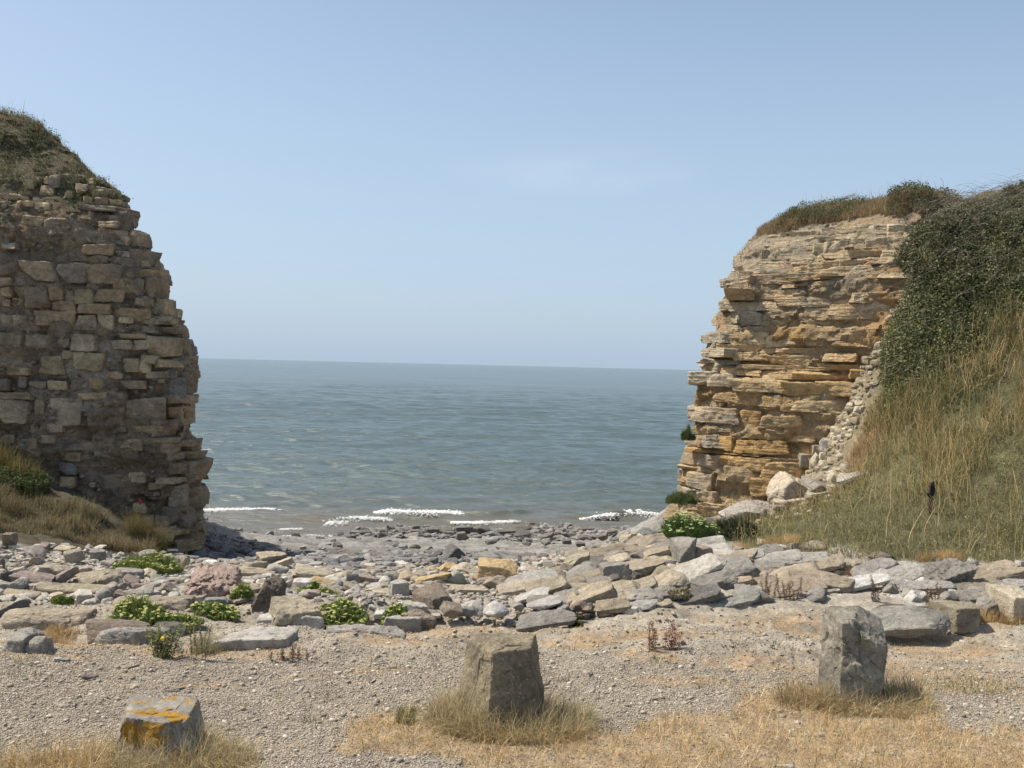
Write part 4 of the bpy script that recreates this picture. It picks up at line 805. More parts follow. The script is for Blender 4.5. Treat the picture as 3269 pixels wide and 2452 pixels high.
parts_.append(scatter(onto(X2, Y2), S2, 8, 330, CCOL, flat=.66, kinds='bwbr', ntmpl=24, embed=.25))
V, F, C = join(parts_); tag(link('cobbles', mesh('cobbles', V, F, C, True, 40, [M_rock])), 'pale loose cobbles packed between the boulders', 'cobbles', kind='stuff')
# grey foreshore stones
BCOL = [(.24,.23,.215),(.18,.175,.165),(.29,.28,.26),(.22,.20,.18),(.35,.335,.31)]
def band(X, Y):
    w_ = n2(X, Y, .35, 3, 91)*1.6
    m = (1-ss(21.5, 23.5, Y+w_*.6))*1.0
    m2 = ss(32.3, 33.5, Y+w_*.6)*(1-ss(38.5, 40, Y))*(ss(-5.5, -2.5, X+w_)); return np.maximum(np.maximum(m, m2), .012*(Y < 38))
X, Y = in_view(70000, 13.0, 40, pw=1.5); keep = (srg.uniform(size=len(X)) < band(X, Y)) & (G0(X, Y) > SEA_Z-.25) & (X > -.33*Y) & (X < .22*Y)
_q = proj(np.stack([X, Y, G0(X, Y)], -1)); keep &= (_q[1] < BL(_q[0])+4)
X, Y = X[keep], Y[keep]; S = (.04+.23*srg.uniform(size=len(X))**3)*np.where(Y > 30, 1.25, 1)
small = S < .2
V, F, C = join([scatter(onto(X[small], Y[small]), S[small], 2, 400, BCOL, flat=.6), scatter(onto(X[~small], Y[~small]), S[~small], 5, 410, BCOL, flat=.62, kinds='rbws', ntmpl=20)])
tag(link('foreshore_cobbles', mesh('foreshore_cobbles', V, F, C, True, 40, [M_rock])), 'dark grey wave-worn cobbles strewn over the foreshore', 'cobbles', kind='stuff')
# larger foreshore rocks, one by one (x, y, w, h in zoom pixels)
BR = [(ZB,[(1490,330,1680,480),(1480,455,1700,490),(1370,440,1460,480),(1165,425,1270,470),(1640,450,1750,510),(1745,430,1880,500),(600,385,710,445),(290,405,435,460),(330,375,400,405),(500,440,560,475),(760,395,870,450),(860,385,960,430),(1390,350,1430,378),
 (1250,490,1330,540),(1395,190,1590,250),(1600,185,1740,240),(1740,180,1880,240),(1940,200,2200,250),(1730,245,1800,295),(1610,235,1700,300),(990,240,1080,290),(1010,215,1080,250),(840,220,950,260),(1370,210,1480,250),(1100,185,1180,215),(1250,220,1330,250),(1840,300,1930,340),(1500,235,1610,275),(1830,235,1960,280),(2060,230,2200,280),
 (420,145,500,165),(545,150,610,172),(550,205,635,228),(750,260,830,290),(800,160,900,190),(880,165,1010,205),(620,180,690,205),(1060,180,1190,205),(1200,185,1330,215),(700,220,760,240),(1110,120,1120,130)]),
 (ZC,[(0,245,80,295),(120,230,240,270),(10,200,70,240),(270,200,400,245),(560,245,660,290),(700,240,800,285),(720,295,800,335),(840,255,960,300),(1000,250,1090,300),(1060,225,1150,260),(830,315,910,355),(400,310,480,345),(560,300,640,340),(1180,250,1240,300),(1300,240,1390,280),(120,300,205,338),(1100,280,1180,310),(650,210,760,245),(860,205,980,240),(320,440,440,510),(580,480,680,520),(480,460,560,500)]),
 (ZA,[(1590,205,1710,265),(1510,195,1600,240),(1700,250,1800,300),(1800,240,1900,300),(1640,285,1720,330),(1760,300,1840,340),(1600,330,1700,370),(1930,190,1990,230),(2000,230,2080,270),(1860,310,1950,345)])]
sd_ = 1500; BRO = []
for z, rows in BR:
    for (a, b, c, d) in rows:
        sd_ += 1; x = zz(z, a, b, c, d)
        if c-a < 30: continue
        k_ = 'bwsr'[sd_ % 4]; o = put_rock(*x, k_, 'beach', 0, (sd_*37) % 50-25, sd_, n=9, mat_=M_rock, name='foreshore_rock', sink=.2)
        tag(o, None, 'rock', 'dark rocks on the foreshore'); BRO.append((o, (x[0]+x[2])/2, (x[1]+x[3])/2, x[2]-x[0], k_))
# extra stones lying loose on the gravel and apron
for (px_, py_, w_, h_, col_) in ((278,2160,44,16,'dark'),(178,2103,26,14,'white'),(205,2105,26,12,'grey'),(1380,2430,34,10,'pale'),(1800,2005,20,8,'pale')):
    sd_ += 1; o = put_rock(px_-w_/2, py_-h_/2, px_+w_/2, py_+h_/2, 's', col_, 0, 0, sd_, n=8, name='loose_stone')
    tag(o, {'dark': 'dark flat stone lying alone on the open gravel', 'white': 'small white stone at the straw edge beside a grey one', 'grey': 'small grey stone touching a white one at the straw edge', 'pale': 'small pale flat stone on the dry ground by the middle standing stone'}[col_] if px_ != 1800 else 'small pale flat stone behind the middle standing stone', 'stone', 'loose stones on the lot')
# foam
mf, N_, L_, P_ = mat('sea_foam'); P_.inputs['Base Color'].default_value = (.72, .72, .69, 1); P_.inputs['Roughness'].default_value = .8
def foam(px0, px1, py, height, thick, k, lab, seed):
    r_ = np.random.default_rng(seed); k *= 4; t = r_.uniform(0, 1, k); dn = n2(t*9+seed, t*0, 1, 3, seed); t = t[(r_.uniform(size=k) < .8+dn*1.1)]
    q = sea_pt(px0+(px1-px0)*t, np.full(t.shape, float(py))); e = np.sin(np.pi*np.clip(t, .02, .98))**.4
    q[:, 0] += 0; q[:, 1] += .35*np.sin(q[:, 0]*.7+py)+.15*np.sin(q[:, 0]*2.1+py)+r_.normal(0, 1, len(t))*thick*(.5+1.6*r_.uniform(0, 1, len(t)))-.15*0
    q[:, 1] += 0; height_ = height*.7; hz_ = np.abs(r_.normal(0, 1, len(t)))*.4; q[:, 2] = SEA_Z+height_*e*np.clip(1-hz_, 0, 1)*np.exp(-((q[:, 1]-np.mean(q[:, 1]))/(thick*6))**2*0)
    V, F, C = scatter(q, r_.uniform(.02, .075, len(t))*(.7+height*1.8), 2, seed, [(.8,.8,.78)], flat=.8, embed=.5)
    o = link('sea_foam', mesh('sea_foam', V, [F], C, True, None, [mf])); tag(o, lab, 'foam', 'foam along the waterline', 'stuff')
foam(590, 900, 1642, .26, .10, 2200, 'white foam on the small breaker nearest the grey cliff', 500)
foam(1040, 1260, 1655, .15, .14, 900, 'thin broken foam where the middle breaker begins', 501)
foam(1190, 1500, 1646, .30, .13, 2200, 'bright white crest of the middle breaker', 502)
foam(1850, 2160, 1656, .36, .15, 2600, 'thick white crest breaking by the ochre cliff', 503)
foam(1440, 1800, 1665, .05, .14, 1500, 'thin line of foam along the dark rocks', 504)
foam(800, 1080, 1713, .05, .10, 900, 'thin curved foam line washing up on flat rock', 505)
foam(600, 720, 1706, .09, .10, 400, 'foam patch at the water edge under the grey cliff', 506)
foam(880, 970, 1688, .06, .08, 200, 'short line of foam in the shallows', 507)
foam(1040, 1110, 1672, .05, .3, 260, 'foam swirling round the outermost dark rocks', 508)

# scree where the hillside meets the ochre cliff
X = srg.uniform(3.4, 8.0, 60000); Y = srg.uniform(15.5, 20.2, 60000); z = G0(X, Y); px, py = proj(np.stack([X, Y, z], -1))
lx = np.interp(py, [850, 950, 1250, 1450, 1560, 1600, 1650], [2945, 2930, 2810, 2700, 2700, 2660, 2400]); keep = (py > 860) & (py < 1665) & (np.abs(px-lx+50+n2(X, Y, 2, 3, 34)*40) < np.interp(py, [860, 1250, 1450, 1600], [16, 34, 48, 90])) & (srg.uniform(size=len(X)) < .14)
X, Y = X[keep], Y[keep]; S = .018+.20*srg.uniform(size=len(X))**4
SCOL = [(.48,.40,.28),(.43,.35,.24),(.53,.46,.33),(.37,.30,.20),(.46,.41,.32)]
V, F, C = scatter(onto(X, Y), S, 4, 450, SCOL, flat=.7, kinds='wbws', ntmpl=16, embed=.48)
tag(link('scree', mesh('scree', V, [F], C, True, 40, [M_rock])), 'pale broken scree between the ochre cliff and hillside grass', 'scree', kind='stuff')
X = srg.uniform(1.7, 3.5, 1500); Y = srg.uniform(15.3, 23, 1500); S = .05+.30*srg.uniform(size=1500)**2.5; big = S > .2
V, F, C = join([scatter(onto(X[~big], Y[~big]), S[~big], 3, 470, CCOL+BCOL, flat=.65), scatter(onto(X[big], Y[big]), S[big], 6, 475, SCOL+BCOL, flat=.65, kinds='bwbs', ntmpl=14, embed=.3)])
tag(link('foreshore_rubble', mesh('foreshore_rubble', V, F, C, True, 40, [M_rock])), 'mixed tan and grey rubble at the seaward foot of the ochre cliff', 'rubble', kind='stuff')
# rubble sticking out of the grey cliff's earthy parts
A_ = VL[:-1, :-1].reshape(-1, 3); m_ = (A_[:, 2] < 5.4) & (A_[:, 2] > -1.6); i = srg.choice(np.where(m_)[0], 8500); S = .02+.12*srg.uniform(size=len(i))**3.5
V, F, C = scatter(A_[i]+srg.normal(0, .02, (len(i), 3)), S, 3, 460, [(.34,.28,.20),(.28,.235,.175),(.40,.34,.26),(.22,.185,.145)], flat=.75, kinds='bwb', ntmpl=14, embed=.5)
o = link('rubble', mesh('rubble', V, [F], C, True, 40, [M_cliffL]), cliff_l); o['kind'] = 'stuff'
# ---------------------------------------------------------------- grass, leaves, stems
def blades(P, Ln, W, lean, C, seed, up=None, curl=1.0, seg=2):
    """P (k,3), length, width, lean (k,2) horizontal reach as a share of length; C (k,3)"""
    r_ = np.random.default_rng(seed); k = len(P); Ln = np.broadcast_to(Ln, k); W = np.broadcast_to(W, k)
    lean = np.asarray(lean); r2 = np.minimum((lean**2).sum(1), .96); upz = np.sqrt(1-r2)
    if up is None: up = np.tile((0, 0, 1.0), (k, 1))
    a = r_.uniform(0, np.pi, k); sx = np.stack([np.cos(a), np.sin(a), np.zeros(k)], -1)
    ts = np.linspace(0, 1, seg+1); V = []; 
    for i, t in enumerate(ts):
        q = P+up*(Ln*t*(1-(1-upz)*t*curl))[:, None]; q = q+np.concatenate([lean*(Ln*t**1.6)[:, None], np.zeros((k, 1))], 1)
        q = q+np.stack([r_.normal(0, .035, k), r_.normal(0, .035, k), np.zeros(k)], -1)*(Ln*t)[:, None]
        w_ = (W*(1-t*.75)/2)[:, None]
        if i < seg: V += [q-sx*w_, q+sx*w_]
        else: V += [q]
    V = np.stack(V, 1); nv = V.shape[1]; b = (np.arange(k)*nv)[:, None]
    quads = np.concatenate([b+np.array([[2*i, 2*i+1, 2*i+3, 2*i+2]]) for i in range(seg-1)]) if seg > 1 else np.zeros((0, 4), int)
    tri = b+np.array([[2*seg-2, 2*seg-1, 2*seg]])
    return V.reshape(-1, 3), [quads, tri], np.repeat(C, nv, 0)
def leaves(P, S, C, seed, upb=.5, asp=.55):
    r_ = np.random.default_rng(seed); k = len(P); n = r_.normal(size=(k, 3)); n[:, 2] = np.abs(n[:, 2])+upb; n /= np.linalg.norm(n, axis=1)[:, None]
    a = np.cross(n, r_.normal(size=(k, 3))); a /= np.linalg.norm(a, axis=1)[:, None]; b = np.cross(n, a); S = np.broadcast_to(S, k)[:, None]
    V = np.stack([P-a*S*.5, P+b*S*asp*.5+n*S*.08, P+a*S*.5, P-b*S*asp*.5+n*S*.08], 1)
    return V.reshape(-1, 3), [(np.arange(k)*4)[:, None]+np.array([[0, 1, 2, 3]])], np.repeat(C, 4, 0)
def tubes(paths, rad, col, sides=3):
    """paths: list of (m,3)"""
    Vs, Fs, Cs = [], [], []; o = 0
    for i, p in enumerate(paths):
        p = np.asarray(p); m = len(p); t = np.gradient(p, axis=0); t /= np.linalg.norm(t, axis=1)[:, None]+1e-9
        a = np.cross(t, (.31, .52, .79)); a /= np.linalg.norm(a, axis=1)[:, None]+1e-9; b = np.cross(t, a)
        rr_ = (rad[i] if hasattr(rad, '__len__') else rad)*np.linspace(1, .45, m)
        ring = [p+(a*math.cos(u)+b*math.sin(u))*rr_[:, None] for u in np.arange(sides)*2*math.pi/sides]
        V = np.stack(ring, 1).reshape(-1, 3); j, s_ = np.meshgrid(np.arange(m-1), np.arange(sides), indexing='ij'); j, s_ = j.ravel(), s_.ravel(); s2_ = (s_+1) % sides
        Fs.append(np.stack([j*sides+s_, j*sides+s2_, (j+1)*sides+s2_, (j+1)*sides+s_], 1)+o); Vs.append(V); o += len(V)
        Cs.append(np.tile(col[i] if np.ndim(col) > 1 else col, (len(V), 1)))
    return np.concatenate(Vs), [np.concatenate(Fs)], np.concatenate(Cs)
prg = np.random.default_rng(21)
STRAWC = np.array([(.66,.50,.26),(.54,.38,.17),(.70,.55,.31),(.43,.29,.14),(.58,.39,.18)]); GRNC = np.array([(.15,.17,.055),(.20,.20,.075),(.11,.135,.045),(.26,.24,.10)])
DARKC = np.array([(.055,.078,.028),(.075,.10,.035),(.04,.055,.022),(.10,.115,.045)])
def colmix(k, A, B, m): 
    a = A[prg.integers(0, len(A), k)]; b = B[prg.integers(0, len(B), k)]; u = prg.uniform(size=k) < m; return np.where(u[:, None], b, a)*(1+prg.normal(0, .14, k))[:, None]
def rlean(k, s=.5, bias=(0, 0)): return np.clip(prg.normal(0, s, (k, 2))+np.array(bias), -.9, .9)
# straw on the lot
X, Y = in_view(150000, 4.3, 9.3, pw=1.2); sm_ = straw_mask(X, Y); cl_ = .5+.5*n2(X, Y, 5, 3, 301); keep = prg.uniform(size=len(X)) < ss(.2, .7, sm_+n2(X, Y, 7, 4, 59)*.4)*(.1+1.3*cl_**1.5); X, Y = X[keep], Y[keep]; k = len(X)
tall = prg.uniform(size=k) < .2
S1 = blades(onto(X, Y), np.where(tall, prg.uniform(.10, .20, k), prg.uniform(.03, .10, k)), np.where(tall, .0042, .0032)*prg.uniform(.7, 1.3, k), rlean(k, .8), colmix(k, STRAWC, GRNC, .05), 1)
X, Y = in_view(90000, 6.5, 11.0, pw=1.2); tm_ = thin_mask(X, Y); keep = prg.uniform(size=len(X)) < tm_*.8; X, Y = X[keep], Y[keep]; k = len(X)
S2 = blades(onto(X, Y), prg.uniform(.015, .05, k), prg.uniform(.003, .005, k), rlean(k, .7), colmix(k, STRAWC[[1, 3, 4]], STRAWC, .5), 2)
V, F, C = join([S1, S2]); tag(link('dry_grass', mesh('dry_grass', V, F, C, False, None, [M_grass])), 'short sun-dried straw coloured grass round the standing stones', 'grass', kind='stuff')
X, Y = in_view(60000, 6.6, 11.0, pw=1.2); gm_ = ell(X, Y, GREEN)+n2(X, Y, 4, 3, 303)*.25; keep = gm_ > .1; X, Y = X[keep], Y[keep]; k = len(X)
V, F, C = blades(onto(X, Y), prg.uniform(.03, .08, k), prg.uniform(.003, .005, k), rlean(k, .5), colmix(k, GRNC, STRAWC, .15), 3); tag(link('green_grass', mesh('green_grass', V, F, C, False, None, [M_grass])), 'small patch of living green grass in the straw', 'grass', kind='stuff')
# tussocks round the standing stones
def tussock(c, rx, ry, k, L0, L1, A, B, mixf, seed, lab, bias=(0, 0), gap=None, out=.5):
    a = prg.uniform(0, 6.283, k); r_ = np.sqrt(prg.uniform(.1, 1, k)); X = c[0]+rx*r_*np.cos(a); Y = c[1]+ry*r_*np.sin(a)
    if gap is not None: m_ = ~gap(X, Y); X, Y, a, r_ = X[m_], Y[m_], a[m_], r_[m_]
    k = len(X); cl = .5+.5*n2(X, Y, 9, 2, seed); m_ = prg.uniform(size=k) < .25+.9*cl; X, Y, a, r_, cl = X[m_], Y[m_], a[m_], r_[m_], cl[m_]; k = len(X)
    ln = np.stack([np.cos(a), np.sin(a)], -1)*(out*r_*prg.uniform(.2, 1.7, k))[:, None]+prg.normal(0, .50, (k, 2))+np.array(bias)
    L_ = (L0*.6+(L1*1.3-L0*.6)*prg.uniform(0, 1, k)**1.3)*(1.2-.55*r_)*(.6+.6*cl); V, F, C = blades(onto(X, Y), L_, prg.uniform(.0024, .0052, k), np.clip(ln, -.88, .88), colmix(k, A, B, mixf), seed, seg=4)
    o = link('grass_tussock', mesh('grass_tussock', V, F, C, False, None, [M_grass])); tag(o, lab, 'grass tussock', 'grass tussocks round the standing stones'); return o
def notin(P, w_, d_): return lambda X, Y: (np.abs(X-P[0]) < w_) & (np.abs(Y-P[1]-.2) < d_)
OLV = np.array([(.33,.30,.18),(.42,.38,.24),(.26,.235,.13),(.50,.44,.28)])
tussock((P1[0]+.14, P1[1]+.02), .50, .26, 3800, .08, .25, OLV, STRAWC, .35, 11, 'tall dry tussock round the orange lichened standing stone', gap=notin(P1, .2, .13))
tussock((P1[0]-.52, P1[1]-.22), .36, .22, 1700, .10, .28, STRAWC, OLV, .2, 12, 'loose straw tussock in front of the orange lichened stone, spreading along the gravel')
tussock((P2[0]-.28, P2[1]+.10), .25, .20, 2200, .16, .30, OLV, STRAWC, .3, 13, 'grey green tussock on the sunny flank of the squat stone')
tussock((P2[0]+.10, P2[1]-.06), .42, .18, 3600, .12, .28, OLV, STRAWC, .45, 14, 'tangled tussock in front of the squat stone with seed stalks', gap=notin(P2, .2, .1))
tussock((P2[0]+.38, P2[1]+.15), .24, .22, 2200, .14, .26, OLV, STRAWC, .2, 15, 'shaded grass tussock on the lee flank of the squat stone')
tussock((P3[0]+.02, P3[1]-.02), .48, .22, 4600, .08, .22, OLV, STRAWC, .4, 16, 'ring of flattened grass in front of the tallest stone', gap=notin(P3, .2, .1), out=.9)
tussock((P3[0]-.36, P3[1]+.05), .28, .22, 1700, .10, .24, np.array([(.24,.18,.11),(.33,.26,.16)]), STRAWC, .3, 17, 'brownish thin tussock on the sunny flank of the tallest stone')
tussock((P3[0]+.36, P3[1]+.2), .20, .2, 1700, .10, .25, OLV, STRAWC, .3, 18, 'grass tussock on the shaded flank of the tallest stone')
# hillside
def hill_pts(k):
    X = prg.uniform(2.8, 13.5, k); Y = prg.uniform(12.6, 21.5, k); z = G0(X, Y); px, py = proj(np.stack([X, Y, z], -1))
    # steepness weights so that the slope is evenly covered
    e = .1; sx_ = (G0(X+e, Y)-z)/e; sy_ = (G0(X, Y+e)-z)/e; st = np.sqrt(1+sx_**2+sy_**2)
    inb = (px < 3420) & (px > 2090) & (prg.uniform(size=k) < np.maximum(st/3.2, np.where(py < 760, .8, 0)))
    m = ss(.0, .5, X-3.1)*ss(12.7, 13.2, Y+n2(X, Y, .7, 3, 31)*.5+ss(4.2, 6, X)*.6-(1-ss(3, 4.6, X))*.6)
    inb &= prg.uniform(size=k) < m
    nrm = np.stack([-sx_, -sy_, np.ones(k)], -1)/st[:, None]
    cl = np.interp(py, [640, 760, 950, 1250, 1450, 1560, 1600, 1640], [2955, 2930, 2905, 2812, 2715, 2690, 2640, 2500])+n2(X, Y, 2, 3, 34)*50   # cliff foot line: rock, not grass, beyond it
    inb &= ~((px < cl-10) & (py < 1640))
    return X[inb], Y[inb], z[inb], px[inb], py[inb], nrm[inb]
def zones(px, py, X, Y):
    """0 short green grass, 1 gold grass, 2 leafy scrub, 3 dark bramble"""
    n = n2(X, Y, .9, 4, 305)*150+prg.normal(0, 62, len(px)); bl = np.interp(px, [2700, 2900, 3100, 3269, 3400], [1270, 1250, 1080, 930, 880])
    z = np.where(py+n < bl, 3, 1); z = np.where((z == 3) & (py+n > np.interp(px, [2800, 3269], [900, 780])), 2, z)
    z = np.where(py+n*.4 > np.interp(px, [2150, 2600, 2800, 3000, 3269], [1560, 1600, 1560, 1610, 1600]), 0, z)
    g = n2(X, Y, .55, 3, 306); z = np.where((z == 1) & (g > .2), 0, z); z = np.where((z == 1) & (px < 2900) & (py > 1350) & (py < 1620) & (g < -.15), 4, z)
    return z
X, Y, z, px, py, nm = hill_pts(560000); zn = zones(px, py, X, Y); P = np.stack([X, Y, G(X, Y)], -1)
lump = .5+.5*n2(X, Y, 1.6, 3, 307); k = len(X)
u = prg.uniform(size=k)
gr = (np.isin(zn, (0, 1, 4)) & (u < .62)) | ((zn == 2) & (u < .22)); kk = gr.sum(); zg = zn[gr]
col = np.where(((zg == 0) | (zg == 2))[:, None], colmix(kk, np.array([(.27,.26,.12),(.22,.22,.095),(.31,.285,.145),(.19,.195,.085)]), OLV, .3), colmix(kk, np.concatenate([STRAWC*.95, OLV]), np.array([(.19,.20,.075),(.23,.225,.095),(.15,.165,.06),(.27,.25,.115)]), .68))
col = np.where((zg == 4)[:, None], colmix(kk, np.array([(.33,.21,.12),(.40,.27,.16),(.27,.18,.10)]), STRAWC, .25), col)
Lh = (.55+.9*ss(-.4, .5, n2(X[gr], Y[gr], 3.1, 3, 310)))*np.where(zg == 0, prg.uniform(.06, .19, kk), prg.uniform(.14, .36, kk))*(.6+.8*lump[gr])
V1 = blades(P[gr], Lh, np.where(zg == 0, .009, .0085)*prg.uniform(.7, 1.2, kk), rlean(kk, .45, (-.25, -.25)), col, 31, seg=3)
# bright seed stalks
st = np.isin(zn, (1, 4)) & (u > .62) & (u < .70) | np.isin(zn, (0,)) & (u > .62) & (u < .635); kk = st.sum()
V2 = blades(P[st], prg.uniform(.35, .65, kk), prg.uniform(.006, .009, kk), rlean(kk, .3, (-.15, -.2)), STRAWC[prg.integers(0, 5, kk)]*1.15, 32, seg=4)
wd = np.isin(zn, (0, 1)) & (u > .7) & (u < .92) & (n2(X, Y, 1.5, 3, 309) > -.05); kk = wd.sum()
V3 = leaves(P[wd]+nm[wd]*prg.uniform(.04, .22, (kk, 1)), prg.uniform(.02, .045, kk), colmix(kk, np.array([(.22,.22,.10),(.27,.26,.13),(.18,.19,.085)]), GRNC, .4), 34)
V, F, C = join([V1, V2, V3]); tag(link('hillside_grass', mesh('hillside_grass', V, F, C, False, None, [M_grass])), 'long green and golden grass covering the hillside', 'grass', kind='stuff')
# brambles: leafy lumps with depth
lf = np.isin(zn, (2, 3)); idx = np.where(lf)[0]; idx = idx[prg.integers(0, len(idx), 200000)]
kk = len(idx); lu = .5+.5*n2(X[idx], Y[idx], 2.0, 3, 308); eb = ss(-40, 190, np.interp(px[idx], [2700, 2900, 3100, 3269, 3400], [1270, 1250, 1080, 930, 880])-py[idx]); dep = (.06+.46*lu**1.5)*(.25+.75*eb)*prg.uniform(.25, 1, kk)**.5
Pl = P[idx]+nm[idx]*dep[:, None]+prg.normal(0, .03, (kk, 3))
c2 = colmix(kk, np.array([(.24,.245,.11),(.20,.21,.09),(.28,.265,.14)]), DARKC*1.5, .3); c3 = colmix(kk, np.array([(.125,.14,.07),(.15,.155,.085),(.10,.115,.055),(.14,.145,.08)]), np.array([(.17,.13,.085),(.16,.16,.08),(.22,.17,.11)]), .33)
Cl = np.where((zn[idx] == 2)[:, None], c2, c3)
V1 = leaves(Pl, .022+.055*prg.uniform(0, 1, kk)**1.5, Cl, 33, upb=.3)
ii = idx[prg.integers(0, kk, 1100)]; paths = []
for j in ii:
    a = prg.uniform(0, 6.28); d = np.array([math.cos(a), math.sin(a)*.5, prg.uniform(-.3, .8)]); L_ = prg.uniform(.25, .9); t = np.linspace(0, 1, 7)[:, None]
    paths.append(P[j]+nm[j]*prg.uniform(.25, .5)+d*t*L_+np.array([0, -.12, -.5])*t**2*L_+prg.normal(0, .012, (7, 3)))
V2 = tubes(paths, prg.uniform(.0015, .0038, len(paths)), np.array([(.30,.25,.19),(.22,.18,.13),(.38,.33,.26)])[prg.integers(0, 3, len(paths))])
V, F, C = join([V1, V2]); tag(link('brambles', mesh('brambles', V, F, C, False, None, [M_leaf])), 'dark tangled brambles with bare stems smothering the upper hillside', 'brambles', kind='stuff')
# turf on the cliff tops
def surf_pts(VG, k, f):
    A = VG[:-1, :-1]; fl = A.reshape(-1, 3); B1 = (VG[1:, :-1]-A).reshape(-1, 3); B2 = (VG[:-1, 1:]-A).reshape(-1, 3)
    ar = np.linalg.norm(np.cross(B1, B2), axis=1); px, py = proj(fl); w_ = f(fl, px, py)*np.minimum(ar, .02)*((px > -160) & (px < 3430)); w_ /= w_.sum(); i = prg.choice(len(fl), k, p=w_)
    nn = np.cross(B1, B2); nn /= np.linalg.norm(nn, axis=1)[:, None]+1e-9; nn = np.where(nn[:, 1:2] > 0, -nn, nn) if True else nn
    return fl[i]+B1[i]*prg.uniform(0, 1, (k, 1))+B2[i]*prg.uniform(0, 1, (k, 1)), nn[i], px[i], py[i]
def fL(P, px, py): return ss(5.0, 5.6, P[:, 2]+n2(P[:, 0], P[:, 2], 1.2, 3, 311)*.5)
P, nn, px, py = surf_pts(VL, 60000, fL); k = len(P)
V1 = blades(P, prg.uniform(.06, .20, k)*(.6+.9*ss(6.8, 8.0, P[:, 2])), prg.uniform(.006, .009, k), rlean(k, .4, (.1, -.3)), colmix(k, np.array([(.17,.15,.075),(.13,.13,.055),(.22,.185,.10),(.10,.10,.045)]), STRAWC*.7, .15), 41)
P, nn, px, py = surf_pts(VL, 26000, lambda P, px, py: fL(P, px, py)*(n2(P[:, 0], P[:, 2], 1.4, 3, 312) > .05)); k = len(P)
V2 = leaves(P+nn*prg.uniform(0, .16, (k, 1)), prg.uniform(.03, .055, k), colmix(k, DARKC*1.2, GRNC*.7, .3), 42)
P, nn, px, py = surf_pts(VL, 260, lambda P, px, py: (P[:, 2] > 6.8)*1.0); k = len(P)
V3 = blades(P, prg.uniform(.25, .5, k), .007, rlean(k, .3, (.1, 0)), STRAWC[prg.integers(0, 5, k)]*.7, 43, seg=4)

DEADC = np.array([(.24,.17,.10),(.30,.22,.13),(.19,.135,.085),(.26,.22,.13)])
def fD(P, px, py): return ((n2(P[:, 0], P[:, 2]*1.3, .9, 4, 321) > .10) | ((n2(P[:, 0], P[:, 2], 2.5, 3, 322) > .1) & (px > 260) & (px < 560) & (py > 1360) & (py < 1760)))*(P[:, 2] < 5.2)*(P[:, 2] > -1.6)*(P[:, 1] < 21.5)*1.0
P, nn, px, py = surf_pts(VL, 34000, fD); k = len(P)
V4 = blades(P, prg.uniform(.03, .14, k), prg.uniform(.005, .008, k), rlean(k, .5, (.1, -.55)), colmix(k, DEADC, GRNC*.8, .10), 49)
V, F, C = join([V1, V2, V3, V4]); tag(link('cliff_turf', mesh('cliff_turf', V, F, C, False, None, [M_grass])), 'olive green turf over the dome of the grey cliff', 'turf', kind='stuff')
def fR(P, px, py):
    lim = np.interp(px, [2350, 2400, 2500, 2600, 2700, 2800, 2900, 2950], [760, 765, 745, 720, 695, 680, 690, 700]); return ((py+n2(P[:, 0], P[:, 2], 2, 3, 313)*28) < lim)*1.0
P, nn, px, py = surf_pts(VR, 60000, fR); k = len(P); thick = ss(2400, 2520, px)
V1 = blades(P, prg.uniform(.07, .22, k)*(.45+.6*thick), prg.uniform(.006, .009, k), rlean(k, .4, (.05, -.25)), colmix(k, np.array([(.27,.20,.13),(.33,.25,.16),(.21,.155,.10),(.24,.21,.11)]), STRAWC*.8, .25), 44, seg=3)
P, nn, px, py = surf_pts(VR, 30000, lambda P, px, py: fR(P, px, py)*((n2(P[:, 0], P[:, 1], 1.0, 3, 314) > .12) | (px > 2830))); k = len(P); lu = .5+.5*n2(P[:, 0], P[:, 1], 2.2, 3, 315)
V2 = leaves(P+np.array([0, 0, 1])*(lu*.45*prg.uniform(0.1, 1, k))[:, None], prg.uniform(.028, .05, k), colmix(k, DARKC*1.3, np.array([(.14,.11,.07)]), .35), 45)
P, nn, px, py = surf_pts(VR, 9000, lambda P, px, py: (px < 2560)*(py < 940)*(py > 700)*(n2(P[:, 0], P[:, 2], 1.8, 3, 323) > .05)*1.0+(py < 1500)*(py > 700)*(px > 2150)*(px < 2950)*(n2(P[:, 0], P[:, 2], 1.5, 3, 324) > .32)); k = len(P)
V4 = blades(P, prg.uniform(.05, .17, k), .006, rlean(k, .4, (-.1, -.5)), colmix(k, DEADC*1.2, STRAWC*.8, .2), 50)
P, nn, px, py = surf_pts(VR, 420, lambda P, px, py: fR(P, px, py)*(py < 700)); k = len(P)
V3 = blades(P, prg.uniform(.3, .55, k), .007, rlean(k, .3), STRAWC[prg.integers(0, 5, k)]*.8, 46, seg=4)
V, F, C = join([V1, V2, V3, V4]); tag(link('dry_turf', mesh('dry_turf', V, F, C, False, None, [M_grass])), 'brown dry turf and low scrub on top of the ochre cliff', 'turf', kind='stuff')
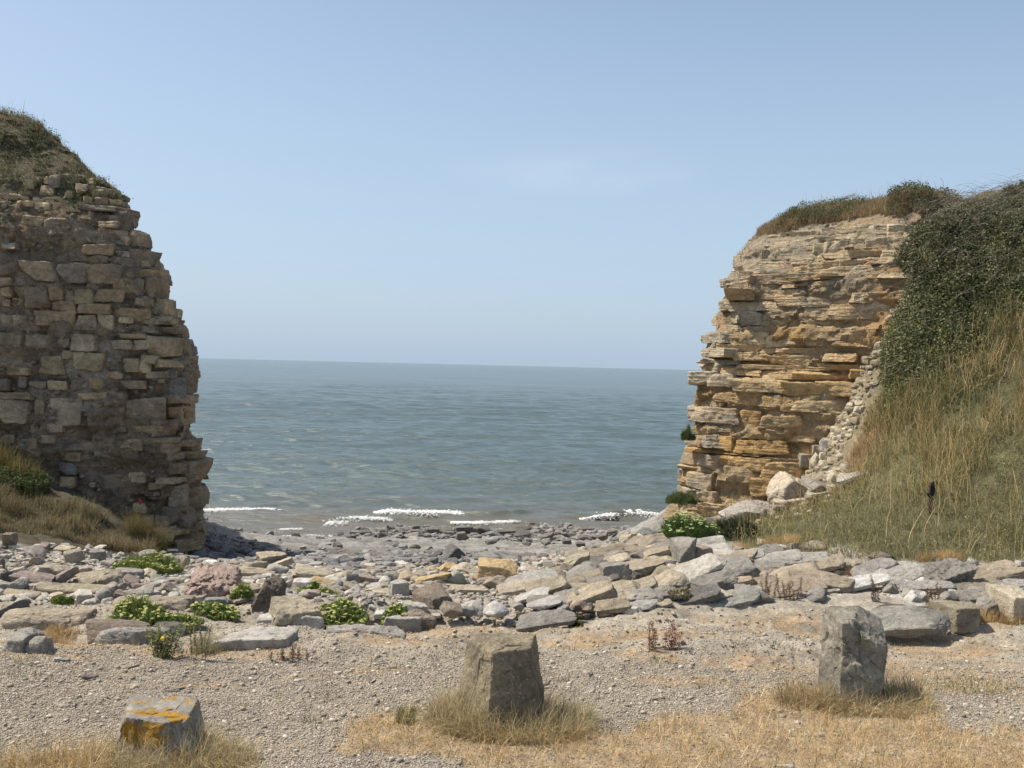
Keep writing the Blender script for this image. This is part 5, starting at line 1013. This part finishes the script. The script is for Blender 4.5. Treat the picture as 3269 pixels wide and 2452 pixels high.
# bank under the grey cliff
X = prg.uniform(-10.5, -5.0, 130000); Y = prg.uniform(14.6, 20.2, 130000); z = G0(X, Y); px, py = proj(np.stack([X, Y, z], -1))
top = np.interp(px, [-200, 0, 60, 200, 330, 430, 560], [1440, 1460, 1510, 1600, 1660, 1740, 1790]); keep = (py > top) & (px < 520) & (py < np.interp(px, [-200, 0, 200, 330, 470], [1690, 1700, 1735, 1765, 1775])+n2(X, Y, 1, 3, 316)*25)
X, Y, px, py = X[keep], Y[keep], px[keep], py[keep]; k = len(X); n = n2(X, Y, .8, 3, 317)
gz_ = (py > np.interp(px, [0, 200, 400], [1580, 1600, 1700])+n*60)
col = np.where((py < 1560)[:, None], colmix(k, np.array([(.30,.21,.09),(.36,.27,.12),(.20,.17,.07)]), GRNC, .3), np.where(gz_[:, None], colmix(k, np.concatenate([OLV*.7, np.array([(.17,.14,.08),(.14,.13,.06)])]), STRAWC*.75, .2), colmix(k, DARKC*1.4, GRNC*.8, .3)))
V1 = blades(onto(X, Y), prg.uniform(.07, .30, k)*(.35+1.2*ss(-.3, .4, n2(X, Y, 2.6, 3, 318)))*np.where(py < 1560, 1.3, .9), prg.uniform(.007, .010, k), rlean(k, .35, (.25, -.25)), col, 47, seg=3)
i = np.where(~gz_ & (py > 1540))[0]; i = i[prg.integers(0, len(i), 12000)]; k = len(i)
V2 = leaves(onto(X[i], Y[i])+np.array([0, 0, 1])*prg.uniform(.05, .3, (k, 1)), prg.uniform(.03, .055, k), colmix(k, DARKC*1.4, GRNC*.8, .3), 48)
V, F, C = join([V1, V2]); tag(link('bank_grass', mesh('bank_grass', V, F, C, False, None, [M_grass])), 'windblown grass and green weeds on the bank under the grey cliff', 'grass', kind='stuff')
# ---------------------------------------------------------------- single plants
HV, HF = rock_shape(4, (1, 1, .55), 'r', 77, 1.5)
def head_mesh(col):
    V = HV*(1+.25*vn(HV*9, 5))[:, None]; c = np.array(col)*(1+.35*vn(HV*7, 8))[:, None]; return mesh('flower_head', V, [HF], c, False, None, [M_leaf])
HM_Y = head_mesh((.50, .50, .17)); HM_P = head_mesh((.42, .50, .22))
def samphire(x0, y0, x1, y1, lab, heads, seed, name='samphire_clump', cols=None, hm=HM_Y, cat='plant', grp='samphire clumps among the boulders', hs=.023, dense=1.0, dz=0, yb=None):
    b = ground_hit((x0+x1)/2, y1)[0] if yb is None else np.array(yb); m_ = b[1]/F_PX; W = (x1-x0)*m_*1.15; el = (CAM[2]-b[2])/b[1]; D_ = min(.75*W, max(.3, (y1-y0)*m_/el*.45)); H = max((y1-y0)*m_-D_*el*.35, .7*(y1-y0)*m_, .13)
    r_ = np.random.default_rng(seed); k = int((1200+9000*W*H)*dense); root = bpy.data.objects.new(name, None); sc.collection.objects.link(root); root.location = (b[0], b[1]+D_/2-.06, b[2]+dz+.02); tag(root, lab, cat, grp)
    u = r_.uniform(-1, 1, (k*2, 2)); u = u[(u**2).sum(1) < 1][:k]; k = len(u); top = H*(1-(u**2).sum(1)*.55)*(.75+.35*vn(np.c_[u*2.2, np.full(k, seed)], 4))
    gx, gy = u[:, 0]*W/2, u[:, 1]*D_/2; gz = G(gx+b[0], gy+b[1]+D_/2)-b[2] if yb is None else np.zeros(k)
    base = np.stack([gx, gy, gz+top*r_.uniform(.15, .8, k)], -1); cols = GRNC*np.array([1.25, 1.5, 1.1]) if cols is None else cols
    c = cols[r_.integers(0, len(cols), k)]*(1+r_.normal(0, .15, k))[:, None]
    ln = np.clip(r_.normal(0, .35, (k, 2))+u*.4, -.85, .85); V1 = blades(base, np.minimum(.12, top*.5)*r_.uniform(.6, 1.2, k), r_.uniform(.006, .010, k), ln, c, seed)
    V2 = leaves(base+np.array([0, 0, .02]), r_.uniform(.02, .04, k), c*.9, seed+1, asp=.4)
    V, F, C = join([V1, V2]); link('foliage', mesh('foliage', V, F, C, False, None, [M_leaf]), root)
    for h_ in range(min(98, int(heads*1.5))):
        i = r_.integers(0, k); o = link('flower_head', hm, root, (base[i, 0], base[i, 1], gz[i]+top[i]*r_.uniform(.9, 1.08))); s_ = hs*r_.uniform(.7, 1.35); o.scale = (s_*1.25, s_*1.25, s_); o.rotation_euler = (r_.normal(0, .25), r_.normal(0, .25), r_.uniform(0, 6))
    return root
LM = []
def S_(z, a, b, c, d, lab, heads, seed, **kw):
    x = zz(z, a, b, c, d); o = samphire(*x, lab, heads, seed, **kw); LM.append(((x[0]+x[2])/2, (x[1]+x[3])/2, lab, o)); return o
S_(ZA, 865, 265, 1345, 460, 'large yellow-flowered samphire clump at the foot of the grey cliff', 85, 801)
S_(ZA, 815, 680, 1260, 905, 'widest yellow-flowered samphire clump, spilling over the bedrock ledge', 90, 802)
S_(ZA, 1180, 740, 1545, 905, 'samphire clump with sparser flowers next to the ragwort', 40, 803)
S_(ZA, 1500, 680, 1840, 825, 'low yellow-flowered samphire below the pink conglomerate boulder', 38, 804)
S_(ZA, 1795, 570, 1975, 750, 'upright green samphire in the gap beside the pink conglomerate boulder', 14, 805)
S_(ZA, 405, 680, 555, 755, 'small flowerless green tuft beside the grey angular stone', 0, 806)
S_(ZB, 320, 640, 650, 790, 'round samphire clump above the biggest tan boulder, few flowers', 26, 807)
S_(ZB, 480, 800, 885, 955, 'samphire clump in front of the ochre slab, embracing a cream stone', 60, 808)
S_(ZB, 1035, 890, 1315, 950, 'thin low strip of samphire along the edge of the cobble hollow', 26, 809)
S_(ZB, 330, 920, 425, 955, 'tiny samphire sprig at the foot of the biggest tan boulder', 8, 810)
S_(ZC, 1535, 80, 1960, 330, 'big bright green bush with pale flower heads by the ochre cliff', 95, 811, name='flowering_bush', hm=HM_P, grp=None, cols=np.array([(.13,.19,.05),(.17,.23,.07),(.09,.14,.04)]), hs=.035)
S_(ZC, 1900, 110, 2250, 310, 'dark green bush adjoining the bright flowering bush', 0, 812, name='dark_bush', grp=None, cols=np.array([(.085,.10,.05),(.07,.085,.04),(.11,.11,.07)]), dense=1.6)
S_(ZC, 290, 805, 860, 905, 'low reddish green mat plant at the edge of the bare lot', 0, 813, name='mat_plant', grp=None, cols=np.array([(.17,.095,.05),(.13,.12,.045),(.22,.13,.06),(.10,.11,.04)]), dense=1.8)
S_(ZC, 780, 910, 880, 960, 'tiny dark green plant beside the half sunk flat rock', 0, 814, name='small_weed', grp=None, cols=DARKC*1.3)
S_(ZC, 1560, 745, 1720, 830, 'thin yellowish weed under the dark tilted slab', 0, 815, name='small_weed', grp=None, cols=OLV, dense=.4)
def cliff_plant(px, py, w_, h_, Yd, lab, seed): 
    b = at(px, py+h_/2, Yd); return samphire(px-w_/2, py-h_/2, px+w_/2, py+h_/2, lab, 0, seed, name='cliff_plant', cat='plant', grp='plants on the ochre cliff edge', cols=DARKC*1.8, yb=b)
cliff_plant(2198, 1385, 40, 56, 20.6, 'green plant hanging on the seaward edge of the ochre cliff', 820)
cliff_plant(2180, 1592, 90, 54, 20.0, 'green plant growing on a low ledge of the ochre cliff', 821)
# ragwort
b = ground_hit(532, 2098)[0]; root = bpy.data.objects.new('ragwort_plant', None); sc.collection.objects.link(root); root.location = tuple(b); tag(root, 'straggly ragwort with one yellow flower at the gravel edge', 'plant')
r_ = np.random.default_rng(5); paths = []; tips = []
for i in range(16):
    a = r_.uniform(0, 6.28); t = np.linspace(0, 1, 6)[:, None]; L_ = r_.uniform(.12, .24); p = np.array([r_.normal(0, .05), r_.normal(0, .03), 0])+np.array([math.cos(a)*.35, math.sin(a)*.2, 1])*t*L_; paths.append(p); tips.append(p)
V, F, C = tubes(paths, .0035, (.13, .14, .06)); link('stem', mesh('stem', V, F, C, False, None, [M_leaf]), root)
Pq = np.concatenate([p[np.repeat(np.arange(6), 14)]+r_.normal(0, .018, (84, 3)) for p in tips]); V, F, C = leaves(Pq, r_.uniform(.015, .035, len(Pq)), colmix(len(Pq), GRNC*1.3, OLV, .3), 51); link('foliage', mesh('foliage', V, F, C, False, None, [M_leaf]), root)
FY = mesh('flower', HV, [HF], np.tile((.75, .52, .02), (len(HV), 1)), False, None, [M_leaf])
for (q, s_) in (((-.01, -.08, .17), .035), ((.0, -.06, .03), .018)): o = link('flower', FY, root, q); o.scale = (s_, s_, s_); o.rotation_euler = (1.0, 0, 0)
# docks and dry weeds
def dock(px, py, h_, n_st, col, lab, seed, spread=.04, cat='weed', name='dock_plant', fat=.010, grp='red dock plants'):
    b = ground_hit(px, py)[0]; H = 1.3*h_*b[1]/F_PX; r_ = np.random.default_rng(seed); root = bpy.data.objects.new(name, None); sc.collection.objects.link(root); root.location = tuple(b); tag(root, lab, cat, grp); P_ = []; L2 = []
    for i in range(n_st):
        t = np.linspace(0, 1, 8)[:, None]; L_ = H*r_.uniform(.6, 1) if i else H; p = np.array([r_.normal(0, spread), r_.normal(0, spread*.6), 0])+np.array([r_.normal(0, .12), r_.normal(0, .1), 1])*t*L_+r_.normal(0, .004, (8, 3)); P_.append(p)
        m_ = int(150*L_/.2); tt = r_.uniform(.15, 1, m_); q = np.stack([np.interp(tt, t[:, 0], p[:, k_]) for k_ in range(3)], -1)+r_.normal(0, fat, (m_, 3)); L2.append(q)
    V, F, C = tubes(P_, .003, tuple(.6*np.array(col))); link('stem', mesh('stem', V, F, C, False, None, [M_leaf]), root)
    q = np.concatenate(L2); c = np.array(col)*(1+r_.normal(0, .25, len(q)))[:, None]; V, F, C = leaves(q, r_.uniform(.008, .018, len(q)), c, seed+1); link('seed_head', mesh('seed_head', V, F, C, False, None, [M_leaf]), root)
dock(2083, 2103, 92, 4, (.20, .07, .035), 'thin rusty dock with four stalks on the straw', 71, .05)
dock(2148, 2103, 102, 6, (.20, .05, .03), 'dense dark red dock spikes, taller of the pair', 72, .035, fat=.013)
dock(2797, 1930, 72, 4, (.10, .065, .05), 'dark brown dried weed standing in the rubble', 73, .03, name='dried_weed', grp='dried weeds among the rocks')
dock(2978, 1936, 60, 5, (.24, .15, .09), 'brown dried weed beside the brightest white stone', 74, .06, name='dried_weed', grp='dried weeds among the rocks', fat=.006)
dock(2500, 1925, 75, 14, (.22, .14, .085), 'wide twiggy red brown weed before the large tan slab', 75, .16, name='dried_weed', grp='dried weeds among the rocks', fat=.008)
dock(2280, 1938, 34, 6, (.16, .12, .08), 'little dark twiggy weed at the ridge foot', 76, .05, name='dried_weed', grp='dried weeds among the rocks')
dock(910, 2110, 42, 9, (.24, .155, .10), 'reddish dry stalks beside the broad pale bedrock slab', 77, .07, name='dried_weed', grp='dried weeds among the rocks', fat=.008)
dock(625, 2105, 95, 4, (.30, .27, .14), 'tall thin yellowish stalks behind the ragwort', 78, .06, name='dried_weed', grp='dried weeds among the rocks', fat=.006)
def tuft(px, py, w_, h_, A, lab, seed, k=700):
    b = ground_hit(px, py)[0]; m_ = b[1]/F_PX; r_ = np.random.default_rng(seed); X = b[0]+w_*m_*.55*np.sin(r_.uniform(-1.57, 1.57, k))*r_.uniform(.3, 1, k); Y = b[1]+r_.uniform(0, .25, k)
    V, F, C = blades(onto(X, Y), h_*m_*r_.uniform(.6, 1.15, k), .0045, np.clip(r_.normal(0, .45, (k, 2)), -.85, .85), A[r_.integers(0, len(A), k)], seed, seg=3)
    tag(link('grass_tuft', mesh('grass_tuft', V, F, C, False, None, [M_grass])), lab, 'grass tuft', 'dry grass tufts among the rocks')
tuft(3130, 2000, 150, 60, STRAWC, 'thin golden tuft in front of the low squared block', 81); tuft(2995, 1985, 120, 45, OLV, 'greyish tuft between the brownish boulder and square block', 82)
tuft(2740, 1842, 70, 38, np.array([(.30,.21,.12),(.36,.27,.16)]), 'brown tuft behind the large undercut tan slab', 83); tuft(3010, 1795, 150, 36, STRAWC*.9, 'pale straw tuft over the pitted boulder', 84, 1200)
tuft(2505, 1752, 110, 50, STRAWC, 'golden tuft between ridge boulders and hillside grass', 85, 1100); tuft(2340, 1762, 120, 30, STRAWC*.9, 'low dry tuft behind the long low slab', 86, 900)
tuft(165, 2035, 110, 36, STRAWC*.9, 'straw tuft behind the thick bedrock ledge', 87); tuft(650, 2090, 90, 50, OLV, 'olive tuft in the dark gap of the bedrock', 88); tuft(3240, 2005, 110, 46, STRAWC*.9, 'golden tuft at the pale squared block', 89); tuft(1290, 2315, 60, 34, np.array([(.20,.21,.08),(.15,.16,.06)]), 'small green tuft in the straw by the squat stone', 90, 400)
tuft(460, 1735, 120, 95, np.array([(.26,.20,.09),(.12,.13,.05),(.32,.25,.12)]), 'long windblown tuft at the corner of the grey cliff', 91, 1600)
tuft(2440, 1590, 60, 70, STRAWC*.85, 'pale tuft growing in the scree over the cream boulder', 92, 700); tuft(2565, 1510, 60, 70, STRAWC, 'straw tuft on the scree by the ochre cliff', 93, 600)
# stump of a post in the hill grass
b = ground_hit(2969, 1632)[0]; m_ = b[1]/F_PX; root = bpy.data.objects.new('post_stump', None); sc.collection.objects.link(root); root.location = tuple(b); tag(root, 'short broken post, black above and rusty brown below, in hillside grass', 'post')
V, F = rock_shape(8, (.060, .055, .26), 'b', 66, 1.2); link('stump', mesh('stump', V+np.array([0, 0, .10]), [F], np.array((.10, .055, .04)), True, 40, [M_rock]), root)
V, F = rock_shape(8, (.072, .06, .22), 'b', 67, 1.4); link('cap', mesh('cap', V+np.array([.018, 0, .31]), [F], np.array((.018, .018, .02)), True, 40, [M_rock]), root)
V, F = rock_shape(6, (.04, .03, .06), 'b', 68, 1.4); link('cap_lug', mesh('cap_lug', V+np.array([-.035, -.01, .24]), [F], np.array((.018, .018, .02)), True, 40, [M_rock]), root)
# red paint mark on the grey cliff
q = at(448, 1600, 18.9); tq = front_t(CL, q[0], q[2])
V, F = rock_shape(5, (.06, .03, .08), 'r', 69, 1.5); mr, N_, L_, P_ = mat('red_plastic'); P_.inputs['Base Color'].default_value = (.62, .03, .04, 1); P_.inputs['Roughness'].default_value = .5
# seen on the foot of the cliff face
_t, _x = 0, None
Xc, Yc, nx, ny = CL.pos(tq, q[2]); q = at(448, 1600, float(Yc)-.30)
tag(link('red_scrap', mesh('red_scrap', V, [F], None, True, None, [mr]), loc=tuple(q)), 'tiny bright red scrap caught on the grey cliff foot', 'scrap')
# ---------------------------------------------------------------- labels that single each rock out
MARKS = [("pink conglomerate boulder", 648, 1879), ("leaning brown conglomerate", 850, 1908),
 ('upright ochre block', 1585, 1814), ('brown tan-sided block', 1381, 1903), ('biggest tan boulder', 927, 1946), ('dark-fronted cube', 2187, 1755), ('broad speckled boulder', 2050, 1808),
 ('rust-marked pale slab', 2231, 1862), ('pitted grey boulder', 3030, 1822), ('squared stone block', 3083, 1954), ('bright cream boulder', 2533, 1568), ('undercut tan slab', 2646, 1846),
 ('long beige two-faced block', 501, 1931), ('dark rounded boulder', 51, 1933), ('large tan boulder', 300, 1851), ('purplish tipped rock', 182, 1836), ('upper samphire clump', 450, 1797), ('lower samphire clump', 420, 1972),
 ('flowering bush', 2210, 1680), ('dark tilted slab', 2225, 1895), ('slab bench', 745, 1825), ('round samphire clump', 997, 1890), ('half sunk flat rock', 1744, 1973), ('tan pyramid rock', 1579, 1855), ('cobble hollow', 1230, 1920), ('large ridge-foot slab', 1747, 1863), ('tilted grass-edge slab', 2806, 1811), ('long brownish boulder', 2925, 1970), ('ridge end slab', 1914, 1762)]
used = {}
for o in sc.objects:
    if 'label' in o: used[o['label'].lower()] = 1
def near(x, y, n=6):
    return sorted(MARKS, key=lambda q: (q[1]-x)**2+((q[2]-y)*2.2)**2)[:n]
def rel(x, y, mk):
    dx, dy = x-mk[1], (y-mk[2])*2.2; a = 'behind' if dy < 0 else 'before'
    if abs(dx) > abs(dy)*1.6: return 'beside', ('towards the grey cliff' if dx < 0 else 'towards the ochre cliff')
    if abs(dy) > abs(dx)*1.6: return a, ''
    return a, ('grey cliff side' if dx < 0 else 'ochre cliff side')
def put_label(o, x, y, size, colw, shp, tl, noun):
    forms = []
    for mk in near(x, y):
        r, side = rel(x, y, mk); base_ = ' '.join((size+' '+tl+colw+' '+shp+' '+noun).split())
        forms.append(f"{base_} {r} the {mk[0]}" + (f", {side}" if side else ''))
    m2 = near(x, y)
    for a in range(3):
        for b in range(a+1, 4): forms.append(' '.join((size+' '+tl+colw+' '+shp+' '+noun).split())+f" between the {m2[a][0]} and {m2[b][0]}")
    for q in ('second ', 'third ', 'fourth '):
        for mk in m2[:3]:
            r, side = rel(x, y, mk); forms.append(f"{q}"+' '.join((size+' '+tl+colw+' '+shp+' '+noun).split())+f" {r} the {mk[0]}"+(f", {side}" if side else ''))
    for f_ in forms:
        if f_.lower() not in used and len(f_.split()) <= 16: used[f_.lower()] = 1; o['label'] = f_; return
    o['label'] = forms[0]
TODO.sort(key=lambda t: -t[2])
for (o, x, y, big, colw, shp, tl) in TODO:
    if 'label' in o: continue
    put_label(o, x, y, big, colw, shp, tl, 'boulder' if o['category'] == 'boulder' else 'stone')
BM = [('middle breaker crest', 1350, 1650), ('ochre upright block', 1585, 1814), ('water edge by the grey cliff', 700, 1710), ('curved foam line', 940, 1716), ('ridge end slab', 1914, 1762), ('ochre cliff foot', 2110, 1690), ('pale rock platform', 1400, 1740), ('slab bench', 745, 1825), ('long cream slanting boulder', 1000, 1823), ('outermost dark rocks', 1050, 1668)]
MARKS = BM
for (o, x, y, w_, k_) in BRO: put_label(o, x, y, 'big' if w_ > 50 else ('small' if w_ < 32 else ''), 'dark grey', SHAPE[k_], '', 'rock')
